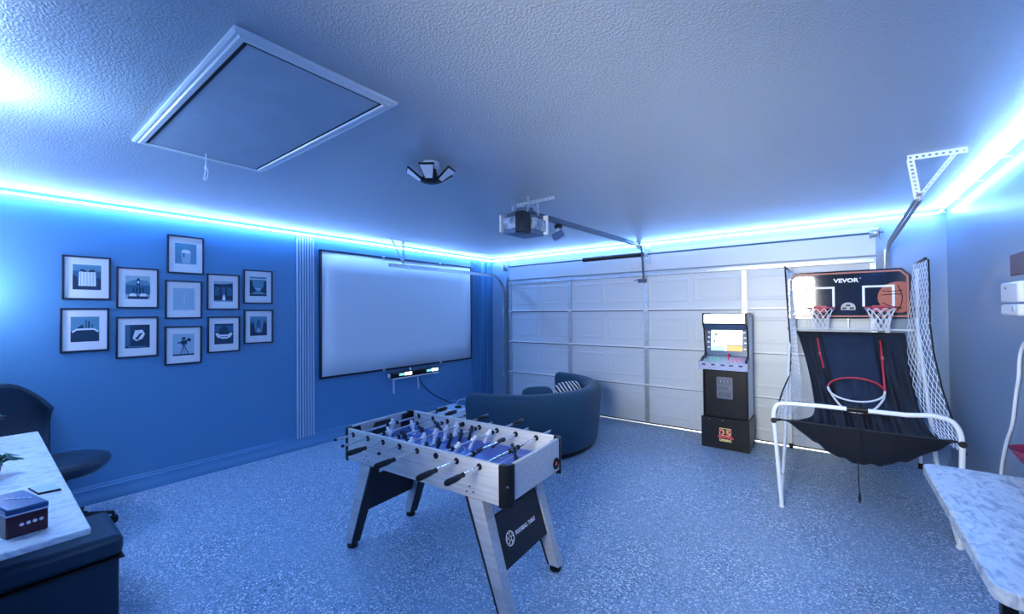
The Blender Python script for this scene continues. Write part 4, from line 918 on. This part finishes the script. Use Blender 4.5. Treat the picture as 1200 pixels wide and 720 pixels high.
for k in range(5):
    a = math.radians(80+72*k); d = Vector((math.cos(a), math.sin(a), 0)); c = Vector((CX, CY, 0)); e = c+d*.265
    lg = MB().tube([c+Vector((0, 0, .11)), c+d*.14+Vector((0, 0, .105)), e+Vector((0, 0, .08))], [.024, .018, .014], 8).build('star_leg', 'black_plastic', ch_)
    t = Vector((-d.y, d.x, 0))
    for s in (-1, 1):
        p = e+t*s*.014+Vector((0, 0, .028)); MB().tube([p-t*.009, p+t*.009], .028, 14).build('caster', 'black_plastic', lg)
    MB().tube([e+Vector((0, 0, .03)), e+Vector((0, 0, .085))], .008, 6).build('caster_stem', 'black_plastic', lg)

# keepsake box
kb = thing('keepsake_box', 'maroon box with blue lid on the left desk corner', 'box', (2.36, -5.70, .88))
P4 = [Vector((2.452, -5.702, 0)), Vector((2.447, -5.612, 0)), Vector((2.235, -5.665, 0)), Vector((2.24, -5.762, 0))]
P4[2] = P4[1]+Vector((-.20, -.045, 0)); P4[3] = P4[0]+Vector((-.20, -.045, 0))
MB().hexa([p+Vector((0, 0, .8805)) for p in P4], [p+Vector((0, 0, .950)) for p in P4]).build('box_body', 'box_maroon', kb, .004)
cc = sum(P4, Vector())/4
MB().hexa([cc+(p-cc)*1.02+Vector((0, 0, .953)) for p in P4], [cc+(p-cc)*1.02+Vector((0, 0, .972)) for p in P4]).build('box_lid', 'box_lid', kb, .005)
MB().hexa([cc+(p-cc)*1.012+Vector((0, 0, .9495)) for p in P4], [cc+(p-cc)*1.012+Vector((0, 0, .9535)) for p in P4]).build('lid_trim', 'trim_light', kb)
k = MB()
for i in range(4):
    p = P4[0].lerp(P4[1], .36+i*.155)+Vector((.0012, 0, .917+i*.0008)); k.tube([p-Vector((.001, 0, 0)), p+Vector((.0012, 0, 0))], .0052, 8)
k.build('side_marks', 'print_white', kb)
k = MB()
for i in range(5):
    p = cc+Vector((-.03+i*.012, -.018+i*.012, .9725)); k.tube([p, p+Vector((0, 0, .001))], .006, 7)
k.build('lid_marks', 'trim_light', kb)
ph = thing('phone', 'thin dark slab lying behind the maroon box on the desk', 'phone', (1.97, -5.60, .88))
pp = [(2.035, -5.610), (2.045, -5.548), (1.93, -5.565), (1.92, -5.630)]
MB().prism(pp, 'z', .8805, .888).build('body', 'black_plastic', ph, .002); MB().prism([(1.98+(a-1.98)*.93, -5.588+(b+5.588)*.93) for a, b in pp], 'z', .8882, .8888).build('cover', 'trim_light', ph)

def leafy(root, c, n, hgt, spread, m, seed, up_=.6):
    rnd = random.Random(seed)
    for i in range(n):
        a = rnd.uniform(0, 2*PI); l = spread*rnd.uniform(.6, 1.1); wd = l*.22; d = Vector((math.cos(a), math.sin(a), 0)); t = Vector((-d.y, d.x, 0)); h = rnd.uniform(.3, 1)*hgt
        b = Vector(c)+d*.008; mid = b+d*l*.55+Vector((0, 0, h)); tip = b+d*l+Vector((0, 0, h*up_))
        MB().add([b, mid-t*wd+Vector((0, 0, .004)), tip, mid+t*wd+Vector((0, 0, .004)), mid-Vector((0, 0, .004))], [(0, 1, 4), (1, 2, 4), (2, 3, 4), (3, 0, 4)]).build('leaf', m[i % len(m)], root, solid=.0015)
pl = thing('potted_plant', 'small dark green leafy plant on the desk behind the maroon box', 'plant', (1.62, -5.725, .88))
MB().lathe((1.62, -5.725, .8805), [(.028, 0), (.036, .045), (.038, .05), (.032, .05), (.031, .042)], 18).build('pot', 'black_plastic', pl)
leafy(pl, (1.62, -5.725, .925), 40, .05, .085, ['leaf', 'leaf_dark', 'leaf_dark'], 3)
gl = thing('glass_vase', 'pale glass vase with green sprigs at the far end of desk', 'vase', (.98, -5.715, .88))
MB().lathe((.98, -5.715, .8805), [(.030, 0), (.034, .02), (.028, .10), (.032, .16), (.029, .16), (.025, .10), (.03, .02), (.01, .01)], 18).build('vase_body', 'glass_dark', gl)
leafy(gl, (.98, -5.715, 1.0), 14, .10, .07, ['leaf', 'leaf_dark'], 9, .9)

# ------------------------------------------------------------------ right hand table with bowl
rt_ = thing('side_table', 'pale stone-topped table with rounded corners along right wall', 'table', (5.1, -3.72, 0))
slab('table_top', 4.812, 5.392, -4.25, -3.19, .862, .90, .045, 'stone_top', rt_)
for x in (5.04, 5.33):
    for y in (-4.16, -3.28): MB().box(x-.022, x+.022, y-.022, y+.022, 0, .862).build('leg', 'black_plastic', rt_, .003)
MB().box(5.03, 5.335, -4.165, -3.275, .80, .862).build('apron', 'black_plastic', rt_, .003)
bw = thing('glass_bowl', 'dark red glass bowl on pink foot at right edge of table', 'bowl', (5.165, -3.285, .90))
MB().lathe((5.165, -3.285, .900), [(.06, .001), (.055, .006), (.018, .016), (.014, .040), (.02, .052)], 24).build('foot', 'glass_pink', bw)
MB().lathe((5.165, -3.285, .900), [(.018, .052), (.05, .062), (.09, .085), (.118, .132), (.114, .132), (.086, .09), (.046, .070), (.01, .062)], 28).build('bowl', 'glass_red', bw)

# ------------------------------------------------------------------ right wall fittings
wu = thing('wall_unit', 'white plastic two-part unit mounted on the right wall', 'wall unit', (XR, -2.02, 1.535))
MB().box(XR-.065, XR-.001, -2.175, -1.87, 1.612, 1.735).build('upper_cover', 'white_plastic', wu, .014)
MB().box(XR-.065, XR-.001, -2.175, -1.87, 1.535, 1.606).build('lower_cover', 'white_plastic', wu, .014)
MB().box(XR-.055, XR-.001, -2.17, -1.88, 1.60, 1.62).build('gap_strip', 'slate_blue', wu)
MB().lathe((XR-.066, -2.12, 1.575), [(.018, -.006), (.018, .002)], 14, axis='x').build('button', 'trim_light', wu)
MB().lathe((XR-.066, -1.98, 1.70), [(.006, -.003), (.006, .002)], 8, axis='x').build('indicator', 'slate_blue', wu)
tag(MB().box(XR-.012, XR-.001, -2.34, -1.82, 1.780, 1.912).build('brown_rectangle', 'brown', bevel=.006), 'flat brown rectangle on right wall above the white unit', 'piece')  # thin brown rectangle lying flat on the wall
tag(MB().box(XR-.014, XR-.001, -2.215, -2.185, .90, 1.53).build('wall_strip', 'slate_blue', bevel=.004), 'thin blue strip running down from the white wall unit', 'slate_blue')  # narrow blue strip down the wall below the white unit
tag(MB().tube(smoothpath([(XR-.012, -2.36, 1.36), (XR-.012, -2.16, 1.40), (XR-.012, -2.03, 1.37), (XR-.012, -1.96, 1.29), (XR-.012, -1.93, 1.16), (XR-.012, -1.88, 1.06), (XR-.012, -1.80, .86), (XR-.012, -1.70, .74), (XR-.012, -1.62, .62), (XR-.012, -1.55, .45), (XR-.02, -1.53, .02)], 6), .0085, 8).build('power_cable', 'white_cord'), 'white cable hanging down the right wall behind the table', 'cable')

# wall lamp just outside the view on the left wall
wl_ = thing('wall_lamp', 'wall lamp on the left wall beyond the frame', 'lamp', (XL, -5.86, 1.75))
MB().box(XL, XL+.03, -5.92, -5.80, 1.68, 1.86).build('lamp_base', 'white_metal', wl_, .004)
MB().lathe((XL+.08, -5.86, 1.77), [(.02, -.07), (.045, -.05), (.05, 0), (.045, .05), (.02, .07)], 18).build('lamp_globe', 'lamp_glow', wl_)
ld = bpy.data.lights.new('lamp_bulb', 'POINT'); ld.energy = LAMP_E; ld.color = (.75, .8, 1); ld.shadow_soft_size = .05
lo = bpy.data.objects.new('lamp_bulb', ld); COL.objects.link(lo); lo.location = (XL+.22, -5.86, 1.77)

# second lamp on an arm from the wall behind the viewer, close under the ceiling and outside the view
w2 = thing('wall_lamp', 'wall lamp on an arm high behind the viewer', 'lamp', (1.75, YN, 2.33))
MB().box(1.69, 1.81, YN, YN+.03, 2.26, 2.42).build('lamp_base', 'white_metal', w2, .004)
MB().tube([(1.75, YN+.03, 2.34), (1.75, YN+.25, 2.34), (1.75, YN+.30, 2.36)], .01, 8).build('lamp_arm', 'white_metal', w2)
MB().lathe((1.75, YN+.30, 2.40), [(.02, -.05), (.035, -.035), (.04, 0), (.035, .03), (.02, .045)], 18).build('lamp_globe', 'lamp_glow', w2)
l2 = bpy.data.lights.new('lamp_bulb', 'POINT'); l2.energy = SPOT_E; l2.color = (.42, .66, 1); l2.shadow_soft_size = .03
o2 = bpy.data.objects.new('lamp_bulb', l2); COL.objects.link(o2); o2.location = (1.75, YN+.385, 2.42)
